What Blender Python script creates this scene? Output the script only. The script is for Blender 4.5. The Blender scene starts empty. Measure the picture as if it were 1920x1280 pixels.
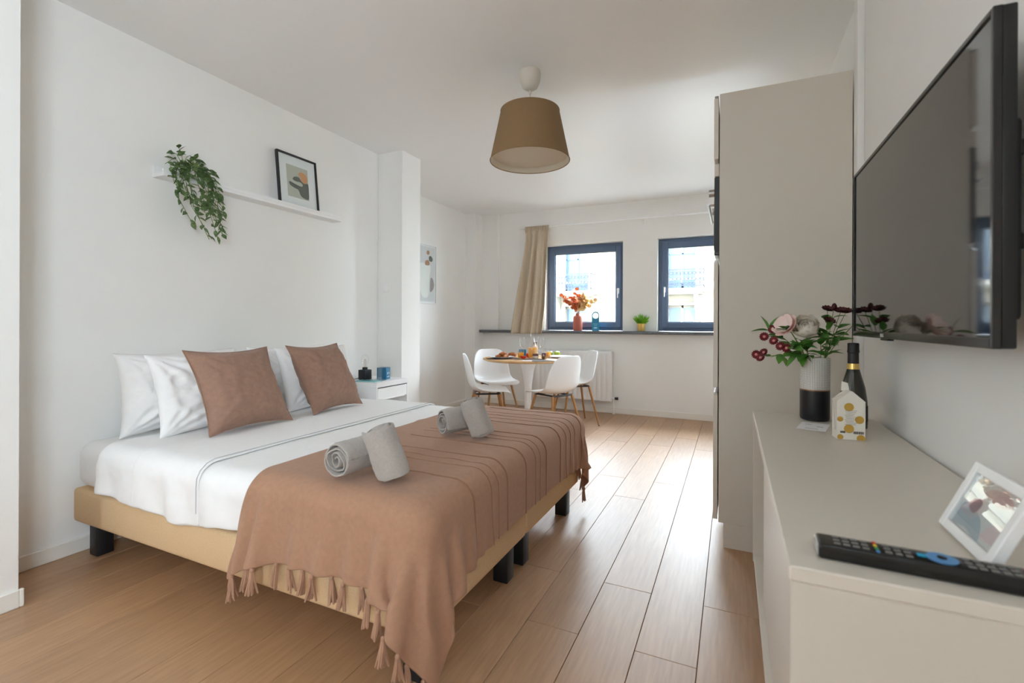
import bpy, bmesh, math, random
import numpy as np
from mathutils import Vector, Matrix, Euler, noise

sc = bpy.context.scene
C = sc.collection
RN = random.Random(11)
PI = math.pi

# ------------------------------------------------------------------ camera
cam_d = bpy.data.cameras.new('camera')
cam = bpy.data.objects.new('camera', cam_d)
C.objects.link(cam)
cam_d.sensor_width = 36.0
cam_d.lens = 36.0 * 887.446 / 1920.0
cam_d.shift_y = -33.96 / 1920.0
cam_d.clip_start = 0.02
cam_d.clip_end = 200
cam.matrix_world = (Matrix.Translation((0, 0, 1.12)) @ Matrix.Rotation(math.radians(24.946), 4, 'Z')
                    @ Matrix.Rotation(PI / 2, 4, 'X') @ Matrix.Rotation(math.radians(0.22), 4, 'Z'))
cam_d.dof.use_dof = True
cam_d.dof.focus_distance = 2.7
cam_d.dof.aperture_fstop = 3.2
sc.camera = cam

# ------------------------------------------------------------------ sky, exposure
SKY = 17.0
world = bpy.data.worlds.new('sky')
sc.world = world
world.use_nodes = True
bg = world.node_tree.nodes['Background']
bg.inputs[0].default_value = (0.785, 0.892, 1.0, 1)
bg.inputs[1].default_value = SKY
sc.view_settings.view_transform = 'Standard'
sc.view_settings.look = 'None'
sc.view_settings.gamma = 1.0
sc.view_settings.use_curve_mapping = False
sc.view_settings.exposure = 1.3
sc.cycles.use_denoising = True
sc.cycles.max_bounces = 14
sc.cycles.diffuse_bounces = 10
sc.cycles.glossy_bounces = 6
sc.cycles.transparent_max_bounces = 16
sc.cycles.transmission_bounces = 8
sc.cycles.sample_clamp_indirect = 8.0
sc.cycles.caustics_reflective = False
sc.cycles.caustics_refractive = False


def portal(name, x, y, z, sx, sz, into, rz=0):
    d = bpy.data.lights.new(name, 'AREA')
    d.shape = 'RECTANGLE'
    d.size, d.size_y = sx, sz
    d.cycles.is_portal = True
    o = bpy.data.objects.new(name, d)
    C.objects.link(o)
    o.location = (x, y, z)
    o.rotation_euler = (PI / 2 if into > 0 else -PI / 2, 0, rz)
    return o


# room size (metres, camera at x=0 y=0)
XL, XR, YB, YF, H = -2.885, 0.525, 5.918, -2.3, 2.63
WB = (-2.25, -1.72, 1.15, 1.95)           # unseen fill window added in the wall behind the camera: x0, x1, z0, z1
W1 = (-2.27, -1.235, 1.03, 2.155)
W2 = (-0.82, 0.30, 1.03, 2.155)
WR = (-1.5, -0.5, 1.05, 2.1)          # unseen window added to light the bed side, right wall behind the camera: y0, y1, z0, z1
WK = (3.3, 3.75, 1.25, 1.95)          # added fill window, right wall, hidden by the tall cabinet: y0, y1, z0, z1
portal('daylight_portal', (W1[0] + W1[1]) / 2, 6.19, 1.59, W1[1] - W1[0], 1.12, -1)
portal('daylight_portal', (W2[0] + W2[1]) / 2, 6.19, 1.59, W2[1] - W2[0], 1.12, -1)
portal('daylight_portal', (WB[0] + WB[1]) / 2, YF - 0.19, (WB[2] + WB[3]) / 2, WB[1] - WB[0], WB[3] - WB[2], 1)
portal('daylight_portal', XR + 0.21, (WR[0] + WR[1]) / 2, (WR[2] + WR[3]) / 2, WR[1] - WR[0], WR[3] - WR[2], 1, PI / 2)
portal('daylight_portal', XR + 0.21, (WK[0] + WK[1]) / 2, (WK[2] + WK[3]) / 2, WK[1] - WK[0], WK[3] - WK[2], 1, PI / 2)


# ------------------------------------------------------------------ materials
def lin(c):
    return tuple((v / 255 / 12.92) if v <= 10 else ((v / 255 + 0.055) / 1.055) ** 2.4 for v in c)


MATS = {}


def mat(name, rgb, rough=0.5, metal=0.0, spec=0.5, var=0.0, vscale=8.0, bump=0.0, bscale=200.0, stretch=None,
        sheen=0.0, coat=0.0, rgb2=None, rnd=False, crough=0.03, ior=1.5):
    if name in MATS:
        return MATS[name]
    m = bpy.data.materials.new(name)
    MATS[name] = m
    m.use_nodes = True
    nt = m.node_tree
    b = nt.nodes['Principled BSDF']
    b.inputs['Roughness'].default_value = rough
    b.inputs['Metallic'].default_value = metal
    b.inputs['Specular IOR Level'].default_value = spec
    b.inputs['Coat Weight'].default_value = coat
    b.inputs['Coat Roughness'].default_value = crough
    b.inputs['IOR'].default_value = ior
    b.inputs['Sheen Weight'].default_value = sheen
    b.inputs['Base Color'].default_value = lin(rgb) + (1,)
    if var or bump or rgb2:
        tc = nt.nodes.new('ShaderNodeTexCoord')
        mp = nt.nodes.new('ShaderNodeMapping')
        nt.links.new(tc.outputs['Object'], mp.inputs[0])
        if stretch:
            mp.inputs['Scale'].default_value = stretch
        if rnd:
            oi = nt.nodes.new('ShaderNodeObjectInfo')
            vm = nt.nodes.new('ShaderNodeVectorMath')
            vm.operation = 'SCALE'
            vm.inputs[0].default_value = (37.0, 23.0, 11.0)
            nt.links.new(oi.outputs['Random'], vm.inputs['Scale'])
            nt.links.new(vm.outputs[0], mp.inputs['Location'])
    if var or rgb2:
        n = nt.nodes.new('ShaderNodeTexNoise')
        n.inputs['Scale'].default_value = vscale
        n.inputs['Detail'].default_value = 6
        nt.links.new(mp.outputs[0], n.inputs['Vector'])
        r = nt.nodes.new('ShaderNodeValToRGB')
        a = lin(rgb)
        if rgb2:
            c0, c1 = a, lin(rgb2)
        else:
            c0, c1 = tuple(v * (1 - var) for v in a), tuple(min(1, v * (1 + var)) for v in a)
        r.color_ramp.elements[0].position = 0.3
        r.color_ramp.elements[1].position = 0.7
        r.color_ramp.elements[0].color = c0 + (1,)
        r.color_ramp.elements[1].color = c1 + (1,)
        nt.links.new(n.outputs['Fac'], r.inputs[0])
        last = r.outputs[0]
        if rnd:
            hv = nt.nodes.new('ShaderNodeHueSaturation')
            mr = nt.nodes.new('ShaderNodeMapRange')
            mr.inputs['To Min'].default_value = 0.92
            mr.inputs['To Max'].default_value = 1.08
            nt.links.new(oi.outputs['Random'], mr.inputs[0])
            nt.links.new(mr.outputs[0], hv.inputs['Value'])
            nt.links.new(last, hv.inputs['Color'])
            last = hv.outputs[0]
        nt.links.new(last, b.inputs['Base Color'])
    if bump:
        n2 = nt.nodes.new('ShaderNodeTexNoise')
        n2.inputs['Scale'].default_value = bscale
        n2.inputs['Detail'].default_value = 3
        nt.links.new(mp.outputs[0], n2.inputs['Vector'])
        bp = nt.nodes.new('ShaderNodeBump')
        bp.inputs['Strength'].default_value = bump
        bp.inputs['Distance'].default_value = 0.002
        nt.links.new(n2.outputs['Fac'], bp.inputs['Height'])
        nt.links.new(bp.outputs[0], b.inputs['Normal'])
    return m


def glass_mat(name, tint=(1, 1, 1), gloss=0.04, ior=1.45):
    """clear thin glass: straight-through with Fresnel reflection"""
    m = bpy.data.materials.new(name)
    m.use_nodes = True
    nt = m.node_tree
    for n in list(nt.nodes):
        nt.nodes.remove(n)
    out = nt.nodes.new('ShaderNodeOutputMaterial')
    mx = nt.nodes.new('ShaderNodeMixShader')
    tr = nt.nodes.new('ShaderNodeBsdfTransparent')
    gl = nt.nodes.new('ShaderNodeBsdfGlossy')
    fr = nt.nodes.new('ShaderNodeFresnel')
    fr.inputs[0].default_value = ior
    tr.inputs[0].default_value = tuple(tint) + (1,)
    ge = nt.nodes.new('ShaderNodeNewGeometry')      # same reflectance from both faces of the thin sheet
    mr = nt.nodes.new('ShaderNodeMapRange')
    mr.inputs['To Min'].default_value = ior
    mr.inputs['To Max'].default_value = 1 / ior
    nt.links.new(ge.outputs['Backfacing'], mr.inputs[0])
    nt.links.new(mr.outputs[0], fr.inputs[0])
    gl.inputs['Roughness'].default_value = gloss
    nt.links.new(fr.outputs[0], mx.inputs[0])
    nt.links.new(tr.outputs[0], mx.inputs[1])
    nt.links.new(gl.outputs[0], mx.inputs[2])
    nt.links.new(mx.outputs[0], out.inputs[0])
    return m


def dotted_mat():
    m = bpy.data.materials.new('white ceramic with rows of dark dots')
    m.use_nodes = True
    nt = m.node_tree
    b = nt.nodes['Principled BSDF']
    b.inputs['Roughness'].default_value = 0.55
    tc = nt.nodes.new('ShaderNodeTexCoord')
    sp = nt.nodes.new('ShaderNodeSeparateXYZ')
    nt.links.new(tc.outputs['UV'], sp.inputs[0])

    def wave(o, k):
        mu = nt.nodes.new('ShaderNodeMath'); mu.operation = 'MULTIPLY'; mu.inputs[1].default_value = k
        nt.links.new(o, mu.inputs[0])
        fr = nt.nodes.new('ShaderNodeMath'); fr.operation = 'FRACT'
        nt.links.new(mu.outputs[0], fr.inputs[0])
        s = nt.nodes.new('ShaderNodeMath'); s.operation = 'SUBTRACT'; s.inputs[1].default_value = 0.5
        nt.links.new(fr.outputs[0], s.inputs[0])
        q = nt.nodes.new('ShaderNodeMath'); q.operation = 'MULTIPLY'
        nt.links.new(s.outputs[0], q.inputs[0]); nt.links.new(s.outputs[0], q.inputs[1])
        return q.outputs[0]
    a = nt.nodes.new('ShaderNodeMath'); a.operation = 'ADD'
    nt.links.new(wave(sp.outputs[0], 56), a.inputs[0])
    nt.links.new(wave(sp.outputs[1], 24), a.inputs[1])
    lt = nt.nodes.new('ShaderNodeMath'); lt.operation = 'LESS_THAN'; lt.inputs[1].default_value = 0.075
    nt.links.new(a.outputs[0], lt.inputs[0])
    mx = nt.nodes.new('ShaderNodeMix'); mx.data_type = 'RGBA'
    mx.inputs[6].default_value = lin((226, 222, 214)) + (1,)
    mx.inputs[7].default_value = lin((40, 38, 40)) + (1,)
    nt.links.new(lt.outputs[0], mx.inputs[0])
    nt.links.new(mx.outputs[2], b.inputs['Base Color'])
    return m


m_wall = mat('warm white wall paint', (235, 234, 231), 0.62, var=0.012, vscale=3, bump=0.08, bscale=140)
m_ceil = mat('white satin ceiling paint', (238, 238, 238), 0.42, bump=0.05, bscale=60)
m_base = mat('white baseboard paint', (232, 229, 222), 0.4)
m_plank = mat('oak laminate', (180, 139, 100), 0.50, spec=1.0, coat=0.55, crough=0.46, vscale=6.0, stretch=(14, 1.0, 1), rgb2=(162, 122, 85), rnd=True,
              bump=0.12, bscale=22)
m_joint = mat('dark joint', (96, 72, 50), 0.8)
m_stone = mat('dark grey stone', (92, 95, 100), 0.35, var=0.25, vscale=60)
m_frame = mat('blue grey window frame', (88, 106, 132), 0.4, spec=0.4)
m_white = mat('white lacquer', (238, 238, 238), 0.35)
m_plastic = mat('white moulded plastic', (240, 241, 242), 0.38)
m_linen = mat('white cotton', (240, 239, 238), 0.9, var=0.012, vscale=30, bump=0.25, bscale=500, sheen=0.1)
m_sheet = mat('white cotton sheet', (236, 235, 234), 0.9, var=0.012, vscale=20, bump=0.25, bscale=300, sheen=0.1)
m_brown = mat('washed brown linen', (154, 120, 102), 0.95, var=0.09, vscale=45, bump=0.5, bscale=420, sheen=0.12)
m_throw = mat('tan brown cotton weave', (168, 127, 101), 0.95, var=0.06, vscale=60, bump=0.45, bscale=500, sheen=0.12)
m_throw2 = mat('darker tan thread', (146, 107, 83), 0.95)
m_bedbase = mat('beige upholstery', (214, 182, 142), 0.95, var=0.06, vscale=180, bump=0.4, bscale=600)
m_black = mat('black painted wood', (24, 25, 28), 0.45)
m_towel = mat('grey towelling', (170, 162, 154), 1.0, var=0.06, vscale=140, bump=1.0, bscale=380, sheen=0.3)
m_greige = mat('greige laminate', (216, 208, 196), 0.36)
m_greige2 = mat('greige cabinet side', (210, 203, 191), 0.4)
m_tvblack = mat('black gloss plastic', (14, 14, 15), 0.22)
m_screen = mat('switched off screen', (10, 10, 10), 0.05, ior=2.3)
m_bezel = mat('dark bezel', (58, 56, 56), 0.16, metal=0.7)
m_steel = mat('brushed steel', (190, 190, 190), 0.28, metal=1)
m_gold = mat('gold metal', (222, 186, 108), 0.3, metal=0.75)
m_curtain = mat('sand curtain linen', (196, 180, 158), 0.95, var=0.05, vscale=80, bump=0.4, bscale=300)
m_wood = mat('light beech veneer', (214, 172, 122), 0.45, vscale=6, stretch=(2, 16, 2), rgb2=(200, 154, 102))
m_leg = mat('wood look leg', (176, 128, 74), 0.45, vscale=8, stretch=(20, 20, 2), rgb2=(158, 108, 58))
m_dark = mat('dark grey metal', (62, 60, 60), 0.4, metal=0.5)
m_teal = mat('teal printed card', (16, 104, 140), 0.4)
m_teal2 = mat('bright teal card', (22, 134, 172), 0.4)
m_paper = mat('white paper', (244, 244, 246), 0.7)
m_leaf = mat('variegated green leaf', (44, 72, 32), 0.5, rgb2=(122, 146, 92), vscale=80)
m_leaf2 = mat('fresh green leaf', (64, 122, 42), 0.5, rgb2=(96, 150, 58), vscale=30)
m_stem = mat('green stem', (110, 132, 60), 0.6)
m_grass = mat('bright green grass', (92, 158, 34), 0.5, rgb2=(142, 196, 60), vscale=25)
m_terra = mat('dusty terracotta ceramic', (178, 98, 80), 0.6)
m_dry1 = mat('dried rust leaf', (206, 112, 66), 0.7, rgb2=(228, 150, 104), vscale=20)
m_dry2 = mat('dried cream leaf', (226, 192, 132), 0.7, rgb2=(240, 214, 164), vscale=20)
m_glass = glass_mat('clear glass')
m_pane = glass_mat('window glass', (0.97, 0.985, 0.98), 0.0)
m_darkglass = mat('dark olive bottle glass', (34, 28, 12), 0.08, spec=0.6, coat=0.3)
m_oj = mat('orange juice', (250, 172, 20), 0.25)
m_red = mat('tomato red', (210, 62, 30), 0.35)
m_green = mat('green apple skin', (150, 186, 60), 0.35, rgb2=(176, 200, 84), vscale=20)
m_bread = mat('baked pastry', (192, 118, 60), 0.7, rgb2=(140, 78, 34), vscale=60, bump=0.6, bscale=90)
m_jam = mat('dark red jam', (92, 22, 18), 0.25)
m_cream = mat('cream yoghurt', (238, 222, 190), 0.5)
m_brownk = mat('kiwi skin', (116, 86, 48), 0.8)
m_mat = mat('dark brown place mat', (92, 74, 64), 0.8)
m_petal_r = mat('deep red petal', (126, 18, 34), 0.6, rgb2=(92, 12, 24), vscale=90)
m_petal_m = mat('maroon petal', (74, 16, 20), 0.7)
m_petal_w = mat('white rose petal', (238, 232, 220), 0.6)
m_petal_p = mat('blush pink petal', (240, 216, 208), 0.6)
m_pinkc = mat('pink flower centre', (206, 140, 132), 0.8)
m_shade = mat('brown fabric lamp shade', (138, 110, 76), 0.9, var=0.05, vscale=200, bump=0.3, bscale=500)
m_shadein = mat('pale shade lining', (206, 196, 176), 0.8)
m_rose = mat('off white lamp plastic', (212, 204, 190), 0.45)


# ------------------------------------------------------------------ mesh helpers
class G:
    def __init__(self):
        self.bm = bmesh.new()

    def merge(self, b2, M=None):
        me = bpy.data.meshes.new('t')
        b2.to_mesh(me)
        b2.free()
        if M is not None:
            me.transform(M)
        self.bm.from_mesh(me)
        bpy.data.meshes.remove(me)
        return self

    def box(self, lo, hi, bev=0.0, seg=2, M=None):
        b = bmesh.new()
        bmesh.ops.create_cube(b, size=1)
        for v in b.verts:
            v.co = Vector([lo[i] + (v.co[i] + 0.5) * (hi[i] - lo[i]) for i in range(3)])
        if bev:
            bmesh.ops.bevel(b, geom=list(b.edges), offset=bev, segments=seg, profile=0.5, affect='EDGES')
        return self.merge(b, M)

    def cbox(self, c, s, bev=0.0, seg=2, M=None):
        return self.box([c[i] - s[i] / 2 for i in range(3)], [c[i] + s[i] / 2 for i in range(3)], bev, seg, M)

    def tube(self, pts, r, n=8, caps=True, flat=None):
        pts = [Vector(p) for p in pts]
        rs = r if isinstance(r, (list, tuple)) else [r] * len(pts)
        bm = self.bm
        rings = []
        t0 = (pts[1] - pts[0]).normalized()
        up = Vector((0, 0, 1)) if abs(t0.z) < 0.9 else Vector((1, 0, 0))
        u = t0.cross(up).normalized()
        for i, p in enumerate(pts):
            t = (pts[min(i + 1, len(pts) - 1)] - pts[max(i - 1, 0)]).normalized()
            u = (u - t * u.dot(t))
            u = u.normalized() if u.length > 1e-6 else t.orthogonal().normalized()
            w = t.cross(u)
            f = flat or 1.0
            rings.append([bm.verts.new(p + (u * math.cos(a) + w * (math.sin(a) * f)) * rs[i])
                          for a in [2 * PI * k / n for k in range(n)]])
        for a, b in zip(rings, rings[1:]):
            for k in range(n):
                bm.faces.new((a[k], a[(k + 1) % n], b[(k + 1) % n], b[k]))
        if caps:
            bm.faces.new(list(reversed(rings[0])))
            bm.faces.new(rings[-1])
        return self

    def lathe(self, prof, n=32, c=(0, 0, 0), caps=True, uv=False):
        bm = self.bm
        rings = []
        for r, z in prof:
            if r < 1e-6:
                rings.append([bm.verts.new((c[0], c[1], c[2] + z))])
            else:
                rings.append([bm.verts.new((c[0] + r * math.cos(2 * PI * k / n), c[1] + r * math.sin(2 * PI * k / n), c[2] + z))
                              for k in range(n)])
        lay = bm.loops.layers.uv.verify() if uv else None
        zs = [p[1] for p in prof]
        for j, (a, b) in enumerate(zip(rings, rings[1:])):
            for k in range(n):
                k2 = (k + 1) % n
                if len(a) == 1 and len(b) == 1:
                    continue
                if len(a) == 1:
                    bm.faces.new((a[0], b[k2], b[k]))
                elif len(b) == 1:
                    bm.faces.new((a[k], a[k2], b[0]))
                else:
                    f = bm.faces.new((a[k], a[k2], b[k2], b[k]))
                    if uv:
                        zr = max(zs) - min(zs)
                        for l, (uu, vv) in zip(f.loops, ((k, zs[j]), (k + 1, zs[j]), (k + 1, zs[j + 1]), (k, zs[j + 1]))):
                            l[lay].uv = (uu / n, (vv - min(zs)) / zr)
        if caps:
            if len(rings[0]) > 1:
                bm.faces.new(list(reversed(rings[0])))
            if len(rings[-1]) > 1:
                bm.faces.new(rings[-1])
        return self

    def cyl(self, p0, p1, r0, r1=None, n=16):
        return self.tube([p0, p1], [r0, r0 if r1 is None else r1], n)

    def ball(self, c, r, nu=12, nv=8, M=None):
        r = (r, r, r) if not isinstance(r, (tuple, list)) else r
        b = bmesh.new()
        bmesh.ops.create_uvsphere(b, u_segments=nu, v_segments=nv, radius=1)
        for v in b.verts:
            v.co = Vector((v.co.x * r[0], v.co.y * r[1], v.co.z * r[2]))
        MM = Matrix.Translation(c)
        if M is not None:
            MM = MM @ M
        return self.merge(b, MM)

    def grid(self, V, wrap=False, flip=False):
        bm = self.bm
        nu, nv = len(V), len(V[0])
        vs = [[bm.verts.new(V[i][j]) for j in range(nv)] for i in range(nu)]
        for i in range(nu - (0 if wrap else 1)):
            i2 = (i + 1) % nu
            for j in range(nv - 1):
                q = (vs[i][j], vs[i2][j], vs[i2][j + 1], vs[i][j + 1])
                bm.faces.new(tuple(reversed(q)) if flip else q)
        return self

    def prism(self, poly, depth, M=None):
        """polygon in local xy, extruded from z=0 to z=depth"""
        b = bmesh.new()
        lo = [b.verts.new((x, y, 0)) for x, y in poly]
        hi = [b.verts.new((x, y, depth)) for x, y in poly]
        b.faces.new(list(reversed(lo)))
        b.faces.new(hi)
        n = len(poly)
        for k in range(n):
            b.faces.new((lo[k], lo[(k + 1) % n], hi[(k + 1) % n], hi[k]))
        bmesh.ops.recalc_face_normals(b, faces=list(b.faces))
        return self.merge(b, M)

    def mesh(self, name, m, smooth=True, angle=35):
        me = bpy.data.meshes.new(name)
        self.bm.to_mesh(me)
        self.bm.free()
        if m:
            me.materials.append(m)
        if smooth and len(me.polygons):
            me.shade_smooth()
            me.set_sharp_from_angle(angle=math.radians(angle))
        return me

    def done(self, name, m, parent=None, smooth=True, angle=35, loc=None, rot=None):
        o = bpy.data.objects.new(name, self.mesh(name, m, smooth, angle))
        C.objects.link(o)
        if parent:
            o.parent = parent
        if loc:
            o.location = loc
        if rot:
            o.rotation_euler = rot
        return o


def inst(name, me, parent=None, M=None):
    o = bpy.data.objects.new(name, me)
    C.objects.link(o)
    if parent:
        o.parent = parent
    if M is not None:
        o.matrix_local = M
    return o


def tag(o, label=None, cat=None, group=None, kind=None):
    if label:
        o['label'] = label
    if cat:
        o['category'] = cat
    if group:
        o['group'] = group
    if kind:
        o['kind'] = kind
    return o


def thing(name, label, cat, loc=(0, 0, 0), rz=0.0, group=None, rot=None):
    o = bpy.data.objects.new(name, None)
    o.empty_display_size = 0.05
    C.objects.link(o)
    o.location = loc
    o.rotation_euler = rot if rot else (0, 0, rz)
    return tag(o, label, cat, group)


def struct(o, label=None):
    return tag(o, label, kind='structure')


def copy_tree(o, parent=None):
    c = o.copy()
    C.objects.link(c)
    if parent:
        c.parent = parent
    for ch in list(o.children):
        copy_tree(ch, c)
    return c


def solid(o, t, off=0.0, sub=0):
    s = o.modifiers.new('thickness', 'SOLIDIFY')
    s.thickness = t
    s.offset = off
    if sub:
        b = o.modifiers.new('smooth', 'SUBSURF')
        b.levels = sub
        b.render_levels = sub
    return o


def fbm(x, y, z=0.0, o=4):
    return noise.fractal(Vector((x, y, z)), 1.0, 2.0, o)


# ------------------------------------------------------------------ room shell
floor = G().box((-3.6, YF - 0.2, -0.2), (0.75, 6.15, -0.009)).done('floor', m_joint)
struct(floor, 'light oak laminate plank floor')
PL, PW = 1.437, 0.2
plank_me = {}
col = 0
x0 = 0.1 + 0.2 * 3
while x0 > -3.5:
    xa, xb = x0 - PW, x0
    ph = 2.03 if round((0.1 - x0) / PW) % 2 == 0 else 3.088
    y = ph
    while y > YF - 0.1:
        y -= PL
    while y < 5.93:
        ya, yb = max(y, YF - 0.05), min(y + PL, 5.95)
        y += PL
        if yb - ya < 0.02:
            continue
        xa2, xb2 = max(xa, -3.45), min(xb, 0.56)
        if xb2 - xa2 < 0.02:
            continue
        key = (round(xb2 - xa2, 3), round(yb - ya, 3))
        if key not in plank_me:
            sx, sy = key[0] / 2 - 0.0009, key[1] / 2 - 0.0009
            plank_me[key] = G().box((-sx, -sy, -0.009), (sx, sy, 0), 0.0012, 1).mesh('plank', m_plank, False)
        inst('plank', plank_me[key], floor, Matrix.Translation(((xa2 + xb2) / 2, (ya + yb) / 2, 0)))
    x0 -= PW

struct(G().box((-3.6, YF - 0.2, H), (0.75, 6.2, H + 0.25)).done('ceiling', m_ceil), 'plain white painted ceiling')
struct(G().box((-3.6, 0.87, 0), (XL, 3.345, H)).done('wall_left', m_wall), 'warm white wall behind the bed')
struct(G().box((-3.6, YF - 0.2, 0), (-2.54, 0.87, H)).done('wall_left', m_wall), 'white wall return before the bed alcove')
struct(G().box((-3.6, 3.345, 0), (-2.62, 3.61, H)).done('wall_left', m_wall), 'white wall pier beside the nightstand')
struct(G().box((-3.6, 3.61, 0), (-3.36, 6.2, H)).done('wall_left', m_wall), 'white wall with the framed blob print')
g = G()
cuts = [YF - 0.2, WR[0], WR[1], WK[0], WK[1], 6.2]
for k in (0, 2, 4):
    g.box((XR, cuts[k], 0), (0.75, cuts[k + 1], H))
for w in (WR, WK):
    g.box((XR, w[0], 0), (0.75, w[1], w[2])).box((XR, w[0], w[3]), (0.75, w[1], H))
struct(g.done('wall_right', m_wall, smooth=False), 'warm white wall behind the television')
struct(G().box((-3.36, 5.69, 0), (-3.205, YB, H)).done('wall_corner', m_wall), 'white boxed pier in the window corner')
struct(G().box((-3.205, 5.875, 1.03), (-2.95, YB, H)).done('wall_corner', m_wall), 'shallow boxed chase above the sill')
g = G()
Y2 = 6.2
for lo, hi in (((-3.6, 0), (0.75, W1[2])), ((-3.6, W1[3]), (0.75, H)), ((-3.6, W1[2]), (W1[0], W1[3])),
               ((W1[1], W1[2]), (W2[0], W1[3])), ((W2[1], W1[2]), (0.75, W1[3]))):
    g.box((lo[0], YB, lo[1]), (hi[0], Y2, hi[1]))
struct(g.done('wall_back', m_wall, smooth=False), 'white window wall with two openings')
g = G()
for lo, hi in (((-3.6, 0), (0.75, WB[2])), ((-3.6, WB[3]), (0.75, H)), ((-3.6, WB[2]), (WB[0], WB[3])), ((WB[1], WB[2]), (0.75, WB[3]))):
    g.box((lo[0], YF - 0.2, lo[1]), (hi[0], YF, hi[1]))
struct(g.done('wall_front', m_wall, smooth=False), 'white wall opposite the windows')
struct(G().box((-14, 6.2, H + 0.02), (14, 6.5, 25)).box((-14, 6.2, -4), (-3.62, 6.5, H + 0.02)).box((0.77, 6.2, -4), (14, 6.5, H + 0.02))
       .box((-3.62, 6.2, -4), (0.77, 6.5, -0.02)).done('wall_outside', mat('house render', (190, 184, 172), 0.9), smooth=False), 'unseen rendered house front built tall to shade the facade opposite')  # tall slab out of view, added to keep sky light off the facade opposite

# baseboards
for nm, lo, hi in (('baseboard_left', (XL, 0.87, 0), (XL + 0.013, 3.345, 0.07)),
                   ('baseboard_left', (-2.54, YF, 0), (-2.527, 0.87, 0.07)),
                   ('baseboard_left', (-2.541, 0.87, 0), (-2.527, 0.884, 0.07)),
                   ('baseboard_left', (-2.62, 3.345, 0), (-2.607, 3.61, 0.07)),
                   ('baseboard_left', (XL + 0.013, 3.332, 0), (-2.607, 3.345, 0.07)),
                   ('baseboard_left', (-3.36, 3.61, 0), (-3.347, 5.69, 0.07)),
                   ('baseboard_back', (-3.205, YB - 0.013, 0), (XR, YB, 0.075)),
                   ('baseboard_right', (XR - 0.013, YF, 0), (XR, 2.56, 0.07))):
    struct(G().box(lo, hi, 0.003, 1).done(nm, m_base), 'narrow white baseboard')
# sill
struct(G().box((-3.2, 5.79, 0.993), (0.52, 6.02, 1.03), 0.004).done('trim_1', m_stone), 'long dark grey stone window sill')
struct(G().box((0.497, 2.535, 0.0), (0.525, 2.603, H), 0.004).done('trim_2', m_wall), 'white vertical cover strip beside the tall cabinet')


def window(name, w, handle_right, label):
    x0, x1, z0, z1 = w
    r = thing(name, label, None, ((x0 + x1) / 2, 6.02, z0))
    r['kind'] = 'structure'
    hw, hh = (x1 - x0) / 2, z1 - z0

    def ring(g, a, b, y0, y1, bev):     # a: outer inset, b: inner inset
        g.box((-hw + a, y0, a), (-hw + b, y1, hh - a), bev, 1)
        g.box((hw - b, y0, a), (hw - a, y1, hh - a), bev, 1)
        g.box((-hw + b, y0, a), (hw - b, y1, b), bev, 1)
        g.box((-hw + b, y0, hh - b), (hw - b, y1, hh - a), bev, 1)
        return g
    ring(G(), 0.002, 0.052, 0.0, 0.07, 0.003).done('outer_frame', m_frame, r)
    s = ring(G(), 0.040, 0.108, -0.018, 0.05, 0.004).done('sash', m_frame, r)
    ring(G(), 0.106, 0.116, -0.004, 0.03, 0.001).done('glazing_bead', mat('black gasket', (38, 44, 54), 0.5), s)
    G().box((-hw + 0.11, 0.012, 0.11), (hw - 0.11, 0.018, hh - 0.11)).done('pane', m_pane, r, False)
    hx = (hw - 0.074) * (1 if handle_right else -1)
    h = G().cbox((hx, -0.024, hh * 0.45), (0.026, 0.012, 0.07), 0.005).cyl((hx, -0.03, hh * 0.45 + 0.018), (hx, -0.062, hh * 0.45 + 0.018), 0.009)
    h.tube([(hx, -0.055, hh * 0.45 + 0.022), (hx, -0.06, hh * 0.45), (hx, -0.058, hh * 0.45 - 0.09)], [0.011, 0.010, 0.009], 10, flat=0.6)
    h.done('handle', m_white, r)
    return r


window('window_1', W1, True, 'blue grey tilt window behind the terracotta vase')
window('window_2', W2, False, 'blue grey tilt window beside the tall cabinet')


def add_fill_window(name, label, W, rear=False):  # added windows out of view that let extra sky light into the room
    r = thing(name, label, None, ((W[0] + W[1]) / 2, YF - 0.08, W[2]) if rear else (XR + 0.12, (W[0] + W[1]) / 2, W[2]), -PI / 2 if rear else 0)
    r['kind'] = 'structure'
    hw, hh = (W[1] - W[0]) / 2, W[3] - W[2]
    g = G()
    for a, b in ((-hw, -hw + 0.06), (-0.03, 0.03), (hw - 0.06, hw)):
        g.box((0, a, 0), (0.06, b, hh))
    g.box((0, -hw, 0), (0.06, hw, 0.06)).box((0, -hw, hh - 0.06), (0.06, hw, hh))
    g.done('outer_frame', m_frame, r, False)
    for s in (-1, 1):
        G().box((0.02, min(s * 0.03, s * (hw - 0.06)), 0.06), (0.026, max(s * 0.03, s * (hw - 0.06)), hh - 0.06)).done('pane', m_pane, r, False)


add_fill_window('fill_window_3', 'added fill light window in the television wall, out of view', WR)
add_fill_window('fill_window_4', 'added narrow fill light window hidden past the tall cabinet', WK)
add_fill_window('fill_window_5', 'added fill light window opposite the street windows, out of view', WB, True)
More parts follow.
